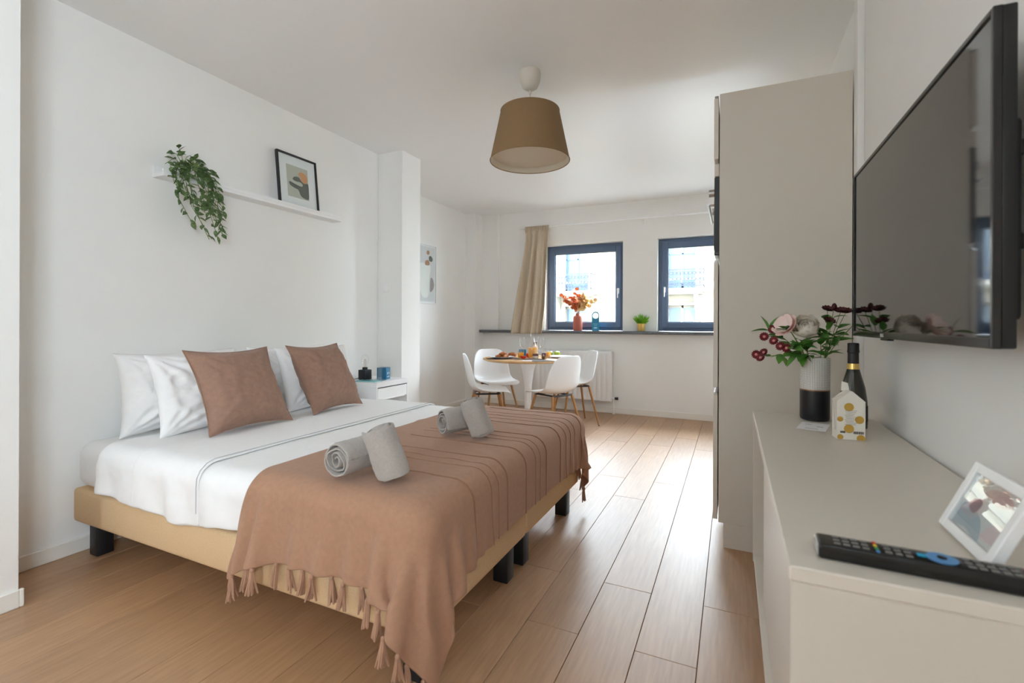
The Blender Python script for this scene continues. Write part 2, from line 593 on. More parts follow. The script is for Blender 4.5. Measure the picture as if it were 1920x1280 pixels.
#@@PART2
# ------------------------------------------------------------------ street outside
m_fac = mat('cream stone facade', (152, 145, 132), 0.9, var=0.04, vscale=2)
m_fac2 = mat('pale stone trim', (134, 130, 122), 0.9)
m_shut = mat('pale blue shutter', (84, 106, 134), 0.7)
m_iron = mat('dark iron', (52, 60, 76), 0.5, metal=0.3)
m_street = mat('grey street', (120, 118, 114), 0.9, var=0.1, vscale=1)
struct(G().box((-40, 6.5, -4.2), (40, 60, -4.0)).done('street', m_street), 'grey street below the windows')
fac = thing('apartment_building', 'cream stone apartment building with iron balconies across the street', 'building', (0, 20, -4))
cols = [-10.6, -6.2, -1.83, 2.5, 6.9]
ZU, ZL = (6.5, 8.7), (2.4, 5.87)       # upper / lower openings above the street
g = G()
xs = [-16.0] + sum([[c - 0.58, c + 0.58] for c in cols], []) + [12.0]
g.box((-16, 0, 0), (12, 0.6, ZL[0])).box((-16, 0, ZL[1]), (12, 0.6, ZU[0])).box((-16, 0, ZU[1]), (12, 0.6, 9.6))
for a, b in zip(xs[0::2], xs[1::2]):
    g.box((a, 0, ZL[0]), (b, 0.6, ZL[1])).box((a, 0, ZU[0]), (b, 0.6, ZU[1]))
g.done('facade', m_fac, fac, False)
G().box((-16.2, -0.35, 9.6), (12.2, 0.6, 9.85)).box((-16.1, -0.2, 9.4), (12.1, 0.1, 9.6)).done('cornice', m_fac2, fac, False)
G().box((-16, -0.1, 6.38), (12, 0.0, 6.52)).box((-16, -0.06, 6.86), (12, 0.0, 6.95)).done('band', m_fac2, fac, False)
G().box((-16, 0.2, 9.85), (12, 6, 9.95)).done('roof', mat('slate roof', (90, 92, 100), 0.7), fac, False)
for k in range(11):
    z = 2.4 + k * 0.36
    for a, b in zip(xs[0::2], xs[1::2]):
        if z + 0.34 < 6.3:
            G().box((a + 0.14, -0.03, z), (b - 0.14, 0.0, z + 0.335)).done('stone_course', m_fac, fac, False)
for i, c in enumerate(cols):
    r = G()
    for s in (-1, 1):
        r.box((c + s * 0.58 - 0.07, -0.05, ZU[0]), (c + s * 0.58 + 0.07, 0.1, ZU[1] + 0.15))
        r.box((c + s * 0.58 - 0.07, -0.05, ZL[0]), (c + s * 0.58 + 0.07, 0.1, ZL[1] + 0.1))
    r.box((c - 0.65, -0.07, ZU[1]), (c + 0.65, 0.1, ZU[1] + 0.18)).box((c - 0.65, -0.07, ZL[1]), (c + 0.65, 0.1, ZL[1] + 0.12))
    r.done('window_surround', m_fac2, fac, False)
    for z0, z1, sh in ((ZU[0], ZU[1], True), (ZL[0], ZL[1], False)):
        w = G()
        for a in (-0.58, -0.03, 0.5):
            w.box((c + a, 0.22, z0), (c + a + 0.08, 0.28, z1))
        w.box((c - 0.58, 0.22, z1 - 0.1), (c + 0.58, 0.28, z1)).box((c - 0.58, 0.22, z0), (c + 0.58, 0.28, z0 + 0.25))
        w.box((c - 0.58, 0.22, (z0 * 0.35 + z1 * 0.65)), (c + 0.58, 0.28, (z0 * 0.35 + z1 * 0.65) + 0.06))
        wo = w.done('window', m_shut if sh else m_fac2, fac, False)
        for s in (-1, 1):
            G().box((c + min(s * 0.04, s * 0.5), 0.25, z0), (c + max(s * 0.04, s * 0.5), 0.26, z1)).done('pane', mat('far window pane', (90, 110, 130), 0.1), wo, False)
    # balcony
    bx0, bx1 = c - 1.1, c + 0.86
    G().box((bx0, -0.8, 6.36), (bx1, 0, 6.5)).box((bx0 + 0.06, -0.72, 6.28), (bx1 - 0.06, 0, 6.36)).done('balcony_slab', m_fac2, fac, False)
    for s in (bx0 + 0.3, bx1 - 0.3):
        G().prism([(0, 0), (-0.6, 0), (-0.45, -0.2), (-0.15, -0.35), (0, -0.6)], 0.16,
                  Matrix.Translation((s - 0.08, 0, 6.28)) @ Matrix(((0, 0, 1, 0), (1, 0, 0, 0), (0, 1, 0, 0), (0, 0, 0, 1)))).done('corbel', m_fac2, fac, False)
    rl = G()
    for z in (6.58, 7.2):
        rl.box((bx0, -0.76, z), (bx1, -0.73, z + 0.035))
        for sx in (bx0, bx1 - 0.03):
            rl.box((sx, -0.76, z), (sx + 0.03, 0, z + 0.035))
    n = 15
    for k in range(n):
        x = bx0 + (bx1 - bx0) * k / (n - 1)
        rl.box((x - 0.012, -0.755, 6.5), (x + 0.012, -0.735, 7.22))
        if k < n - 1:
            xm = x + (bx1 - bx0) / (n - 1) / 2
            for zc, rr in ((7.08, 0.055), (6.85, 0.05), (6.68, 0.045)):
                rl.tube([(xm + rr * math.cos(t), -0.745, zc + rr * math.sin(t)) for t in [2 * PI * q / 8 for q in range(9)]], 0.013, 4)
    rl.done('balcony_railing', m_iron, fac, False)
# bare sapling in front of the facade
sap = thing('street_sapling', 'thin bare sapling standing before the cream building', 'tree', (-0.95, 18.6, -4))
G().tube([(0, 0, 0), (0.03, 0, 2.5), (0.0, 0, 4.6), (0.06, 0, 6.0)], [0.06, 0.05, 0.04, 0.02], 8).done('trunk', mat('pale bark', (168, 148, 116), 0.9), sap)
for a in ((0, 4.3, -0.5, 5.6), (0, 4.6, 0.35, 6.1), (0, 4.9, -0.22, 6.2)):
    G().tube([(a[0], 0, a[1]), ((a[0] + a[2]) / 2 + 0.03, 0, (a[1] + a[3]) / 2), (a[2], 0.05, a[3])], [0.03, 0.02, 0.01], 6).done('branch', MATS['pale bark'], sap)

# ------------------------------------------------------------------ bed
BX0, BX1, BY0, BYM, BY1 = -2.845, -0.83, 1.16, 1.952, 2.745
BTOP = 0.572


def bed_base(y0, y1, label):
    r = thing('bed_base', label, 'bed base', (0, 0, 0), group=None)
    G().box((BX0, y0 + 0.002, 0.17), (BX1, y1 - 0.002, 0.33), 0.018, 3).done('box_frame', m_bedbase, r)
    for x in (BX0 + 0.04, BX1 - 0.11):
        for y in (y0 + 0.05, y1 - 0.12):
            G().box((x, y, 0), (x + 0.07, y + 0.07, 0.175), 0.006, 2).done('leg', m_black, r)
    return r


bed_base(BY0, BYM, 'beige upholstered bed base with black legs under the fringed throw edge')
bed_base(BYM, BY1, 'beige upholstered bed base with black legs on the nightstand side')
g = G().box((BX0, BY0 + 0.01, 0.33), (BX1 + 0.01, BY1 - 0.01, 0.545), 0.06, 5)
bmesh.ops.subdivide_edges(g.bm, edges=[e for e in g.bm.edges if e.calc_length() > 0.3], cuts=14, use_grid_fill=True)
tag(g.done('mattress', m_sheet), 'white sheeted mattress on the beige bed bases', 'mattress')


def cross(s, y0, y1, top, zn, zf, r):
    """profile over the bed: s in 0..1 from near hem to far hem -> (y, z)"""
    L1, L2, L3 = top - r - zn, (y1 - y0) - 2 * r, top - r - zf
    arc = r * PI / 2
    T = L1 + arc + L2 + arc + L3
    d = s * T
    if d < L1:
        return y0, zn + d
    d -= L1
    if d < arc:
        a = d / r
        return y0 + r - r * math.cos(a), top - r + r * math.sin(a)
    d -= arc
    if d < L2:
        return y0 + r + d, top
    d -= L2
    if d < arc:
        a = d / r
        return y1 - r + r * math.sin(a), top - r + r * math.cos(a)
    d -= arc
    return y1, top - r - d


def drape(name, m, xa, xb, y0, y1, top, zn, zf, r, amp, nx, ny, seed, parent=None, th=0.008, foot=None, zwob=0.0):
    V = []
    for i in range(nx):
        t = i / (nx - 1)
        x = xa + (xb - xa) * t
        row = []
        for j in range(ny):
            s = j / (ny - 1)
            y, z = cross(s, y0, y1, top, zn + zwob * fbm(x * 2.2, seed), zf, r)
            w = amp * fbm(x * 3.0 + seed, y * 2.2 + z * 3, seed) + amp * 0.5 * fbm(x * 9 + seed, y * 6, z * 9 + seed)
            side = 1.0 if z < top - r else 0.0
            if x > -1.62:
                w *= max(0.15, 1 - (x + 1.62) * 5)
            fold = math.sin(x * 21 + 2.5 * fbm(x * 2, seed)) * 0.012 * side * min(1, (top - r - z) / 0.1) * (1.0 if x < -1.62 else max(0.1, 1 - (x + 1.62) * 5)) if side else 0
            if y < (y0 + y1) / 2:
                yy = y - fold * 0.8 - abs(w) * 1.4 * side
            else:
                yy = y + fold * 0.8 + abs(w) * 1.4 * side
            zz = z + (w * 0.7 if not side else 0)
            xx = x
            if foot:           # hang over the foot end
                d = x - (foot - 0.06)
                if d > 0:
                    rr = 0.06
                    a = min(d / rr, PI / 2)
                    xx = foot - 0.06 + rr * math.sin(a)
                    zz = zz - rr * (1 - math.cos(a)) - max(0, d - rr * PI / 2)
            row.append((xx, yy, zz))
        V.append(row)
    o = G().grid(V, flip=True).done(name, m, parent, angle=180)
    solid(o, th, 1.0, 1)
    return o


duv = thing('duvet', 'white cotton duvet turned down below the pillows', 'duvet')
drape('cover', m_linen, -2.60, BX1 + 0.05, BY0 - 0.012, BY1 + 0.012, BTOP - 0.010, 0.335, 0.34, 0.075, 0.007, 90, 110, 3.1, duv, th=0.008, zwob=0.03, foot=BX1 + 0.012)
fold_o = drape('turned_fold', m_linen, -2.30, -1.86, BY0 - 0.020, BY1 + 0.02, BTOP + 0.002, 0.34, 0.345, 0.08, 0.005, 40, 110, 3.1, duv, th=0.009, zwob=0.03)
# stitched hem line of the fold
g = G()
pts = []
for j in range(60):
    y, z = cross(0.02 + 0.96 * j / 59, BY0 - 0.028, BY1 + 0.028, BTOP + 0.012, 0.35, 0.35, 0.08)
    pts.append((-1.857, y, z - 0.004))
g.tube(pts, 0.0018, 6)
g.done('hem', mat('grey stitching', (190, 190, 194), 0.9), duv)


# --- throw: relaxed as cloth over the bed
def sim_throw():
    nx, ny = 58, 112
    xl, xr = -1.555, BX1 + 0.225
    yn, yf = BY0 - 0.225, BY1 + 0.20
    u = np.linspace(0, 1, nx)[:, None]
    v = np.linspace(0, 1, ny)[None, :]
    Y = yn + (yf - yn) * v + 0 * u
    flare = np.clip((BY0 + 0.05 - Y) / 0.27, 0, 1)
    left = xl - 0.22 * flare
    Xp = left + (xr - left) * u
    P = np.stack([Xp, Y, np.full_like(Xp, 0.60)], -1)
    rest0 = P.copy()
    rest0[..., 0] = -1.5 + (rest0[..., 0] + 1.5) * (1.012 + 0.085 * np.clip((BY0 + 0.02 - rest0[..., 1]) / 0.2, 0, 1))
    rest0[..., 1] = 1.95 + (rest0[..., 1] - 1.95) * 1.004
    rs = np.random.RandomState(4)
    P[..., 2] += 0.004 * rs.randn(nx, ny)
    Pp = P.copy()
    lo = np.array([BX0, BY0 - 0.036, -2.0])
    hi = np.array([BX1 + 0.040, BY1 + 0.036, BTOP + 0.014])
    rad = 0.075
    c, hf = (lo + hi) / 2, (hi - lo) / 2 - rad

    def cons(di, dj, k):
        a0 = (slice(0, nx - di), slice(max(0, -dj), ny - max(0, dj)))
        b0 = (slice(di, nx), slice(max(0, dj), ny - max(0, -dj)))
        L = np.linalg.norm(rest0[a0] - rest0[b0], axis=-1)
        ii = np.arange(nx - di)[:, None] // max(di, 1)
        jj = np.arange(max(0, -dj), ny - max(0, dj))[None, :] // max(abs(dj), 1)
        col = (ii if di else jj) % 2
        col = col + 0 * ii + 0 * jj
        return a0, b0, L, col, k
    CS = [cons(1, 0, 1.0), cons(0, 1, 1.0), cons(1, 1, 0.5), cons(1, -1, 0.5), cons(2, 0, 0.12), cons(0, 2, 0.12)]
    dt = 1 / 50
    for step in range(170):
        vel = (P - Pp) * 0.965
        Pp = P.copy()
        P = P + vel
        P[..., 2] -= 9.8 * dt * dt * 0.6
        for it in range(18):
            for a0, b0, L, colr, k in CS:
                for par in (0, 1):
                    d = P[b0] - P[a0]
                    l = np.linalg.norm(d, axis=-1) + 1e-9
                    cor = (0.5 * k * (l - L) / l * (colr == par))[..., None] * d
                    P[a0] += cor
                    P[b0] -= cor
        q = P - c
        sgn = np.where(q < 0, -1.0, 1.0)
        dd = np.abs(q) - hf
        out = np.maximum(dd, 0)
        dist = np.linalg.norm(out, axis=-1)
        inside = dist < rad
        n = np.where(dist[..., None] > 1e-6, out / (dist[..., None] + 1e-9), 0)
        # deep points: push to the nearest face (top, foot, sides)
        deep = inside & (dist < 1e-6)
        ax = np.argmax(np.where(np.arange(3) == 0, np.where(q[..., :1] < 0, -9, dd), dd), axis=-1)
        nn = np.eye(3)[ax]
        n = np.where(deep[..., None], nn, n)
        ddn = np.take_along_axis(dd, ax[..., None], -1)[..., 0]
        push = np.where(deep, rad - ddn, rad - dist)
        P = P + np.where(inside[..., None], n * sgn * push[..., None], 0)
        top = inside & (n[..., 2] > 0.8)
        P[..., :2] = np.where(top[..., None], Pp[..., :2] + (P[..., :2] - Pp[..., :2]) * 0.08, P[..., :2])
        Pp = np.where(inside[..., None], P - (P - Pp) * 0.25, Pp)
        P[..., 2] = np.maximum(P[..., 2], 0.03)
    return P


TH = sim_throw()
for i_ in range(TH.shape[0]):           # soft hanging folds on the near side, shallow creases on top
    for j_ in range(TH.shape[1]):
        x_, y_, z_ = TH[i_, j_]
        if y_ < BY0 + 0.01:
            k_ = min(1.0, max(0.0, (0.52 - z_) / 0.22))
            n_ = fbm(x_ * 5.0, z_ * 0.8, 2.0)
            TH[i_, j_, 1] -= k_ * 0.013 * (1 + math.sin(x_ * 52 + 5.0 * n_ + z_ * 3)) * (0.7 + 0.5 * n_)
        elif z_ > BTOP - 0.02:
            TH[i_, j_, 2] += 0.007 * max(0.0, fbm(x_ * 3.0 - y_ * 2.0, y_ * 9.0 + x_ * 5.0, 4.0))
thr = thing('throw_blanket', 'tan brown woven throw with tassel fringe across the bed foot', 'throw')
cl = G().grid([[tuple(TH[i, j]) for j in range(TH.shape[1])] for i in range(TH.shape[0])]).done('cloth', m_throw, thr, angle=180)
solid(cl, 0.004, 0.0, 1)
# woven ridges running over the foot
for j, dbl in ((26, 1), (33, 0), (36, 0), (40, 1), (50, 1), (56, 0), (59, 0), (63, 1), (74, 1), (79, 0), (83, 0), (87, 0), (93, 1), (98, 0)):
    pts = [Vector(TH[i, j]) for i in range(10, TH.shape[0])]
    g = G()
    for q in range(2 if dbl else 1):
        off = 0.006 * q
        pp = []
        for i in range(10, TH.shape[0]):
            a = Vector(TH[i, j]); b = Vector(TH[i, min(j + 1, TH.shape[1] - 1)])
            e = Vector(TH[min(i + 1, TH.shape[0] - 1), j]) - Vector(TH[max(i - 1, 0), j])
            nrm = e.cross(b - a)
            nrm = nrm.normalized() if nrm.length > 1e-9 else Vector((0, 0, 1))
            pp.append(a + (b - a).normalized() * off + nrm * 0.0016)
        g.tube(pp, 0.0024, 5)
    g.done('woven_ridge', m_throw2, thr)


# tassels along the near hem (j = 0 row) and the far hem
def tassel_mesh(seed):
    r = random.Random(seed)
    g = G()
    g.ball((0, 0, -0.008), (0.008, 0.008, 0.009), 8, 6)
    for k in range(7):
        a = 2 * PI * k / 7 + r.random()
        sx, sy = 0.009 * math.cos(a), 0.009 * math.sin(a)
        bend = r.uniform(-0.012, 0.012)
        g.tube([(0.002 * math.cos(a), 0.002 * math.sin(a), -0.004), (sx * 0.5, sy * 0.5, -0.03), (sx * 0.7 + bend * 0.4, sy * 0.7, -0.052),
                (sx * 1.3 + bend, sy * 1.3, -0.078 - 0.012 * r.random())], [0.004, 0.0058, 0.0055, 0.003], 5)
    return g.mesh('tassel', m_throw)


tm = [tassel_mesh(s) for s in range(5)]
for side, rng in ((0, range(1, 58, 3)), (TH.shape[1] - 1, range(1, 58, 4))):
    for n_, i in enumerate(rng):
        p = TH[i, side]
        inst('tassel', tm[(n_ * 3 + i) % 5], thr,
             Matrix.Translation((p[0], p[1], p[2] + 0.004)) @ Matrix.Rotation(i * 1.3, 4, 'Z') @ Matrix.Rotation(0.12 * math.sin(i * 2.1), 4, 'X'))
#@@PART3


# ------------------------------------------------------------------ pillows, cushions, towels
def pillow_mesh(name, w, h, t, m, seed, pinch=0.07, flange=0.0, wr=0.006, n=34):
    g = G()
    for sgn in (1, -1):
        V = []
        for i in range(n + 1):
            row = []
            u = -1 + 2 * i / n
            for j in range(n + 1):
                v = -1 + 2 * j / n
                x = w / 2 * u * (1 - pinch * (1 - v * v) * abs(u))
                y = h / 2 * v * (1 - pinch * (1 - u * u) * abs(v))
                k = 1.0 - flange
                uu, vv = min(1, abs(u) / k), min(1, abs(v) / k)
                th = (max(0, 1 - uu ** 2.6) ** 0.55) * (max(0, 1 - vv ** 2.6) ** 0.55)
                edge = 1 - max(abs(u), abs(v)) ** 6
                wn = wr * edge * (fbm(u * 2.2 + seed, v * 2.2, sgn + seed) + 0.6 * fbm(u * 6 + seed, v * 5, sgn * 2 + seed))
                # creases radiating from the corners
                for cu, cv in ((-1, -1), (1, -1), (-1, 1), (1, 1)):
                    d = math.hypot(u - cu, v - cv)
                    if d < 1.0:
                        a = math.atan2(v - cv, u - cu)
                        wn += wr * 0.9 * math.sin(a * 16 + seed) * max(0, 1 - d) * d * 2.2 * edge
                sag = -0.12 * (v * 1.0) * th
                z = sgn * (t / 2 * th * (1 + sag) + 0.0015) + wn
                row.append((x, y, z))
            V.append(row)
        g.grid(V, flip=(sgn < 0))
    bmesh.ops.remove_doubles(g.bm, verts=g.bm.verts, dist=0.0034)
    bmesh.ops.recalc_face_normals(g.bm, faces=g.bm.faces)
    return g.mesh(name, m, True, 80)


def stand(base, lean, yaw):
    """local x = width, y = up, z = face normal -> leaning back towards the wall (-X)"""
    return (Matrix.Translation(base) @ Matrix.Rotation(yaw, 4, 'Z')
            @ Matrix(((0, 0, 1, 0), (1, 0, 0, 0), (0, 1, 0, 0), (0, 0, 0, 1))) @ Matrix.Rotation(-lean, 4, 'X'))


PZ = BTOP - 0.005
for nm, lab, base, lean, w, h, t, sd, yaw in (
        ('pillow', 'white pillow against the wall behind the wide brown cushion, rear of its pair', (-2.735, 1.60, PZ + 0.19), 0.14, 0.64, 0.42, 0.17, 1.0, 0.02),
        ('pillow', 'white pillow leaning directly behind the wide brown cushion, front of its pair', (-2.55, 1.655, PZ + 0.192), 0.30, 0.64, 0.42, 0.17, 5.0, 0.05),
        ('pillow', 'white pillow against the wall on the nightstand side, rear of its pair', (-2.735, 2.305, PZ + 0.19), 0.14, 0.63, 0.42, 0.17, 9.0, 0.0),
        ('pillow', 'white pillow behind the nightstand side brown cushion, front of its pair', (-2.55, 2.365, PZ + 0.192), 0.30, 0.60, 0.42, 0.17, 13.0, 0.0)):
    r = thing(nm, lab, 'pillow', base)
    r.matrix_world = stand(base, lean, yaw)
    inst('pillowcase', pillow_mesh('pillowcase', w, h, t, m_linen, sd, pinch=0.085, wr=0.017, n=56), r)
for lab, base, lean, w, h, sd, yaw in (
        ('brown linen cushion whose lower corner rests on the turned down duvet', (-2.325, 1.645, PZ + 0.214), 0.50, 0.455, 0.455, 2.0, -0.02),
        ('brown linen cushion with centre crease beside the nightstand', (-2.335, 2.225, PZ + 0.214), 0.50, 0.43, 0.455, 7.0, 0.06)):
    r = thing('cushion', lab, 'cushion', base)
    r.matrix_world = stand(base, lean, yaw)
    inst('cover', pillow_mesh('cover', w, h, 0.20, m_brown, sd, pinch=0.11, flange=0.045, wr=0.010), r)
    g = G()
    e = []
    for k in range(4):
        for q in range(12):
            s = -1 + 2 * q / 12
            u, v = ((s, -1), (1, s), (-s, 1), (-1, -s))[k]
            e.append((w / 2 * u * (1 - 0.11 * (1 - v * v) * abs(u)), h / 2 * v * (1 - 0.11 * (1 - u * u) * abs(v)), 0))
    g.tube(e + [e[0]], 0.003, 6)
    g.done('hem', m_brown, r)


def towel(name, label, M, L=0.20, rmax=0.06, seed=0):
    r = thing(name, label, 'towel', (0, 0, 0), group=None)
    r.matrix_world = M
    g = G()
    turns, n = 3.4, 130
    V = []
    pr = []
    th = 0.0072
    for k in range(n + 1):
        t = k / n
        a = t * turns * 2 * PI
        rad = 0.010 + (rmax - 0.010) * t
        pr.append((a, rad))
    xs_ = [-L / 2 + L * i / 30 for i in range(31)]

    def pt(a, rad, x, side):
        wob = 0.005 * fbm(a * 0.7 + seed, x * 12, seed) + 0.0016 * fbm(a * 5 + seed, x * 90, 3 + seed)
        ed = 1 - (abs(x) / (L / 2)) ** 10
        rr = rad + side * th * (0.55 + 0.45 * ed) + wob
        xo = x + 0.006 * math.sin(a * 1.3 + seed) * (abs(x) / (L / 2)) ** 4
        return (xo, rr * math.cos(a) * 1.04, rr * math.sin(a) * 0.95)
    outer = [[pt(a, rad, x, 1) for x in xs_] for a, rad in pr]
    inner = [[pt(a, rad, x, -0.15) for x in xs_] for a, rad in pr]
    g.grid(outer)
    g.grid(inner, flip=True)
    for c in (0, -1):
        g.grid([[outer[k][c], inner[k][c]] for k in range(n + 1)], flip=(c == 0))
    for k in (0, n):
        g.grid([[outer[k][i], inner[k][i]] for i in range(31)], flip=(k == 0))
    bmesh.ops.remove_doubles(g.bm, verts=g.bm.verts, dist=0.0002)
    o = g.done('rolled_cloth', m_towel, r, angle=70)
    return r


def axis_mat(c, d, roll=0.0):
    d = Vector(d).normalized()
    up = Vector((0, 0, 1))
    y = up.cross(d)
    y = y.normalized() if y.length > 1e-6 else Vector((0, 1, 0))
    z = d.cross(y)
    M = Matrix((d, y, z)).transposed().to_4x4()
    return Matrix.Translation(c) @ M @ Matrix.Rotation(roll, 4, 'X')


TZ = BTOP + 0.020
towel('towel', 'rolled grey towel lying on the throw near its fringed hem', axis_mat((-1.190, 1.268, TZ + 0.0665), (0.05, 1.0, 0), 0.4), 0.17, 0.056, 1)
towel('towel', 'rolled grey towel leaning on another near the fringed hem', axis_mat((-1.048, 1.262, TZ + 0.098), (0.30, 0.10, -0.80), 2.0), 0.165, 0.052, 2)
towel('towel', 'rolled grey towel lying on the throw by the dining side', axis_mat((-1.185, 1.935, TZ + 0.0665), (0.41, 0.905, 0), 1.0), 0.17, 0.056, 3)
towel('towel', 'rolled grey towel leaning on another by the dining side', axis_mat((-1.060, 1.905, TZ + 0.098), (0.28, 0.10, -0.80), 2.6), 0.165, 0.052, 4)

# ------------------------------------------------------------------ nightstand and what stands on it
ns = thing('nightstand', 'white nightstand with one drawer and open shelf beside the bed', 'nightstand', (-2.46, 2.84, 0))
G().box((-0.41, 0, 0.62), (0.0, 0.39, 0.66), 0.003, 1).done('top', m_white, ns)
for y in (0.0, 0.375):
    G().box((-0.41, y, 0), (0, y + 0.015, 0.62), 0.002, 1).done('side_panel', m_white, ns)
G().box((-0.41, 0.015, 0.0), (-0.40, 0.375, 0.62)).done('back_panel', mat('pale grey board', (196, 204, 214), 0.6), ns)
G().box((-0.40, 0.015, 0.515), (-0.02, 0.375, 0.525)).box((-0.40, 0.015, 0.05), (0, 0.375, 0.065)).done('shelf', m_white, ns)
dr = G().box((-0.016, 0.018, 0.525), (0.0, 0.372, 0.612), 0.002, 1).done('drawer', m_white, ns)
G().box((-0.012, 0.06, 0.522), (0.004, 0.33, 0.53), 0.001, 1).done('finger_pull', m_white, dr)

nz = 0.6605
tl = thing('table_lamp', 'small black cube lamp with bare clear bulb on the nightstand', 'lamp', (-2.70, 2.98, nz))
G().cbox((0, 0, 0.04), (0.075, 0.075, 0.08), 0.004).done('base', m_black, tl)
G().lathe([(0.021, 0.08), (0.021, 0.098), (0.017, 0.1)], 20).done('socket', m_black, tl)
bl = G().lathe([(0.012, 0.1), (0.014, 0.115), (0.024, 0.135), (0.031, 0.16), (0.027, 0.185), (0.012, 0.2), (0.0, 0.203)], 24, caps=False).done('bulb', m_glass, tl)
G().tube([(-0.006, 0, 0.1), (-0.009, 0, 0.15), (0, 0, 0.165), (0.009, 0, 0.15), (0.006, 0, 0.1)], 0.0012, 5).done('filament', mat('amber filament', (190, 130, 60), 0.4, metal=0.6), bl)
G().tube([(-0.036, -0.02, 0.012), (-0.06, -0.05, 0.006), (-0.09, -0.09, 0.004), (-0.12, -0.1, 0.004)], 0.003, 6).done('cable', m_black, tl)
tb = thing('card_box', 'small teal printed box on the nightstand beside the lamp', 'box', (-2.585, 3.07, nz), 0.25)
G().cbox((0, 0, 0.048), (0.08, 0.08, 0.096), 0.002).done('carton', m_teal, tb)
g = G()
for y in (-0.012, 0.016):
    g.ball((0.0405, y, 0.05), (0.001, 0.004, 0.010), 8, 6)
g.box((0.04, -0.02, 0.02), (0.041, 0.022, 0.024))
g.done('printed_mark', m_paper, tb)
ac = thing('card_stand', 'clear upright acrylic card stand before the teal nightstand box', 'stand', (-2.535, 2.975, nz), 0.3)
G().box((-0.002, -0.05, 0.0), (0.002, 0.05, 0.125)).done('upright', m_glass, ac, False)
G().box((-0.03, -0.05, 0.0), (0.03, 0.05, 0.003)).done('foot', m_glass, ac, False)
lf = thing('leaflet', 'pale teal leaflet lying on the nightstand edge', 'leaflet', (-2.60, 2.91, nz), 0.2)
G().box((-0.09, -0.06, 0), (0.09, 0.06, 0.004)).done('cover', mat('pale teal paper', (136, 190, 196), 0.5), lf, False)
G().box((-0.06, -0.02, 0.004), (0.02, 0.03, 0.0045)).done('printed_panel', mat('deep teal ink', (40, 116, 130), 0.5), lf, False)

# ------------------------------------------------------------------ wall shelf, hanging plant, framed print
SHZ = 1.932
sh = thing('wall_shelf', 'long white picture ledge shelf above the bed', 'shelf', (XL, 1.52, SHZ))
G().box((0, 0, -0.02), (0.10, 1.285, 0), 0.002, 1).done('board', m_white, sh)
G().box((0.088, 0, 0.0), (0.10, 1.285, 0.018), 0.002, 1).done('front_lip', m_white, sh)
G().box((0, 0, 0), (0.012, 1.285, 0.05), 0.002, 1).done('back_rail', m_white, sh)


def leaf_mesh(name, L, Wd, m, fold=0.15, curl=0.2, n=5):
    g = G()
    V = []
    for i in range(n + 1):
        t = i / n
        w = Wd / 2 * math.sin(PI * min(1, t ** 0.8)) * (1.0 if i not in (0, n) else 0.02) + 0.0002
        z = -curl * L * t * t
        V.append([(L * t, -w, z + fold * w), (L * t, 0, z), (L * t, w, z + fold * w)])
    g.grid(V)
    return g.mesh(name, m, True, 180)


def aim(p, d, roll=0.0):
    d = Vector(d).normalized()
    up = Vector((0, 0, 1)) if abs(d.z) < 0.95 else Vector((1, 0, 0))
    y = up.cross(d).normalized()
    z = d.cross(y)
    return Matrix.Translation(p) @ Matrix((d, y, z)).transposed().to_4x4() @ Matrix.Rotation(roll, 4, 'X')


pl = thing('trailing_plant', 'trailing green leafy plant spilling over the wall shelf', 'plant', (XL + 0.05, 1.66, SHZ))
G().lathe([(0.0, 0.0), (0.030, 0.0), (0.036, 0.075), (0.033, 0.075), (0.028, 0.06), (0, 0.06)], 24).done('pot', m_white, pl)
lm = [leaf_mesh('leaf', 0.046, 0.026, m_leaf), leaf_mesh('leaf', 0.040, 0.022, m_leaf, 0.3, 0.35), leaf_mesh('leaf', 0.050, 0.024, m_leaf, 0.2, 0.1)]
R2 = random.Random(5)
strands = []
for k in range(16):
    yo = R2.uniform(-0.10, 0.14)
    drop = R2.uniform(0.14, 0.34)
    pts = [Vector((0, 0, 0.06)), Vector((0.03, yo * 0.35, 0.10)), Vector((0.065, yo * 0.7, 0.06)), Vector((0.085, yo, 0.0)),
           Vector((0.09, yo + R2.uniform(0.0, 0.05), -drop * 0.5)), Vector((0.085, yo * 0.7 + 0.07 + R2.uniform(-0.03, 0.07), -drop))]
    strands.append(pts)
for yo, zo in ((-0.12, 0.05), (-0.1, 0.13), (-0.05, 0.16), (0.1, 0.11), (0.15, 0.07), (0.0, 0.10), (0.06, 0.13)):
    strands.append([Vector((0, 0, 0.06)), Vector((0.01, yo * 0.5, 0.09 + zo * 0.3)), Vector((0.03, yo, zo))])
strands.append([Vector((0, 0, 0.06)), Vector((0.04, -0.1, 0.05)), Vector((0.075, -0.10, -0.05)), Vector((0.08, -0.06, -0.1))])
nl = 0
for pts in strands:
    cur = []
    for a, b in zip(pts, pts[1:]):
        for q in range(4):
            cur.append(a.lerp(b, q / 4))
    cur.append(pts[-1])
    G().tube(cur, 0.0016, 5).done('stem', m_stem, pl)
    tot = sum((b - a).length for a, b in zip(cur, cur[1:]))
    f0 = 0.30 if len(pts) > 4 else 0.35
    nn = max(4, int(tot * (1 - f0) / 0.021))
    for q in range(nn):
        f = f0 + (1 - f0) * (q + 0.9 * R2.random() + 0.1) / nn
        fi = min(len(cur) - 1.001, f * (len(cur) - 1))
        i = int(fi)
        p = cur[i].lerp(cur[i + 1], fi - i)
        t = (cur[i + 1] - cur[i]).normalized()
        d = Vector((R2.uniform(-0.1, 0.8), R2.uniform(-1, 1), R2.uniform(-0.55, 0.45))) + t * 0.5
        inst('leaf', lm[nl % 3], pl, aim(p, d, R2.uniform(-0.9, 0.9)))
        nl += 1


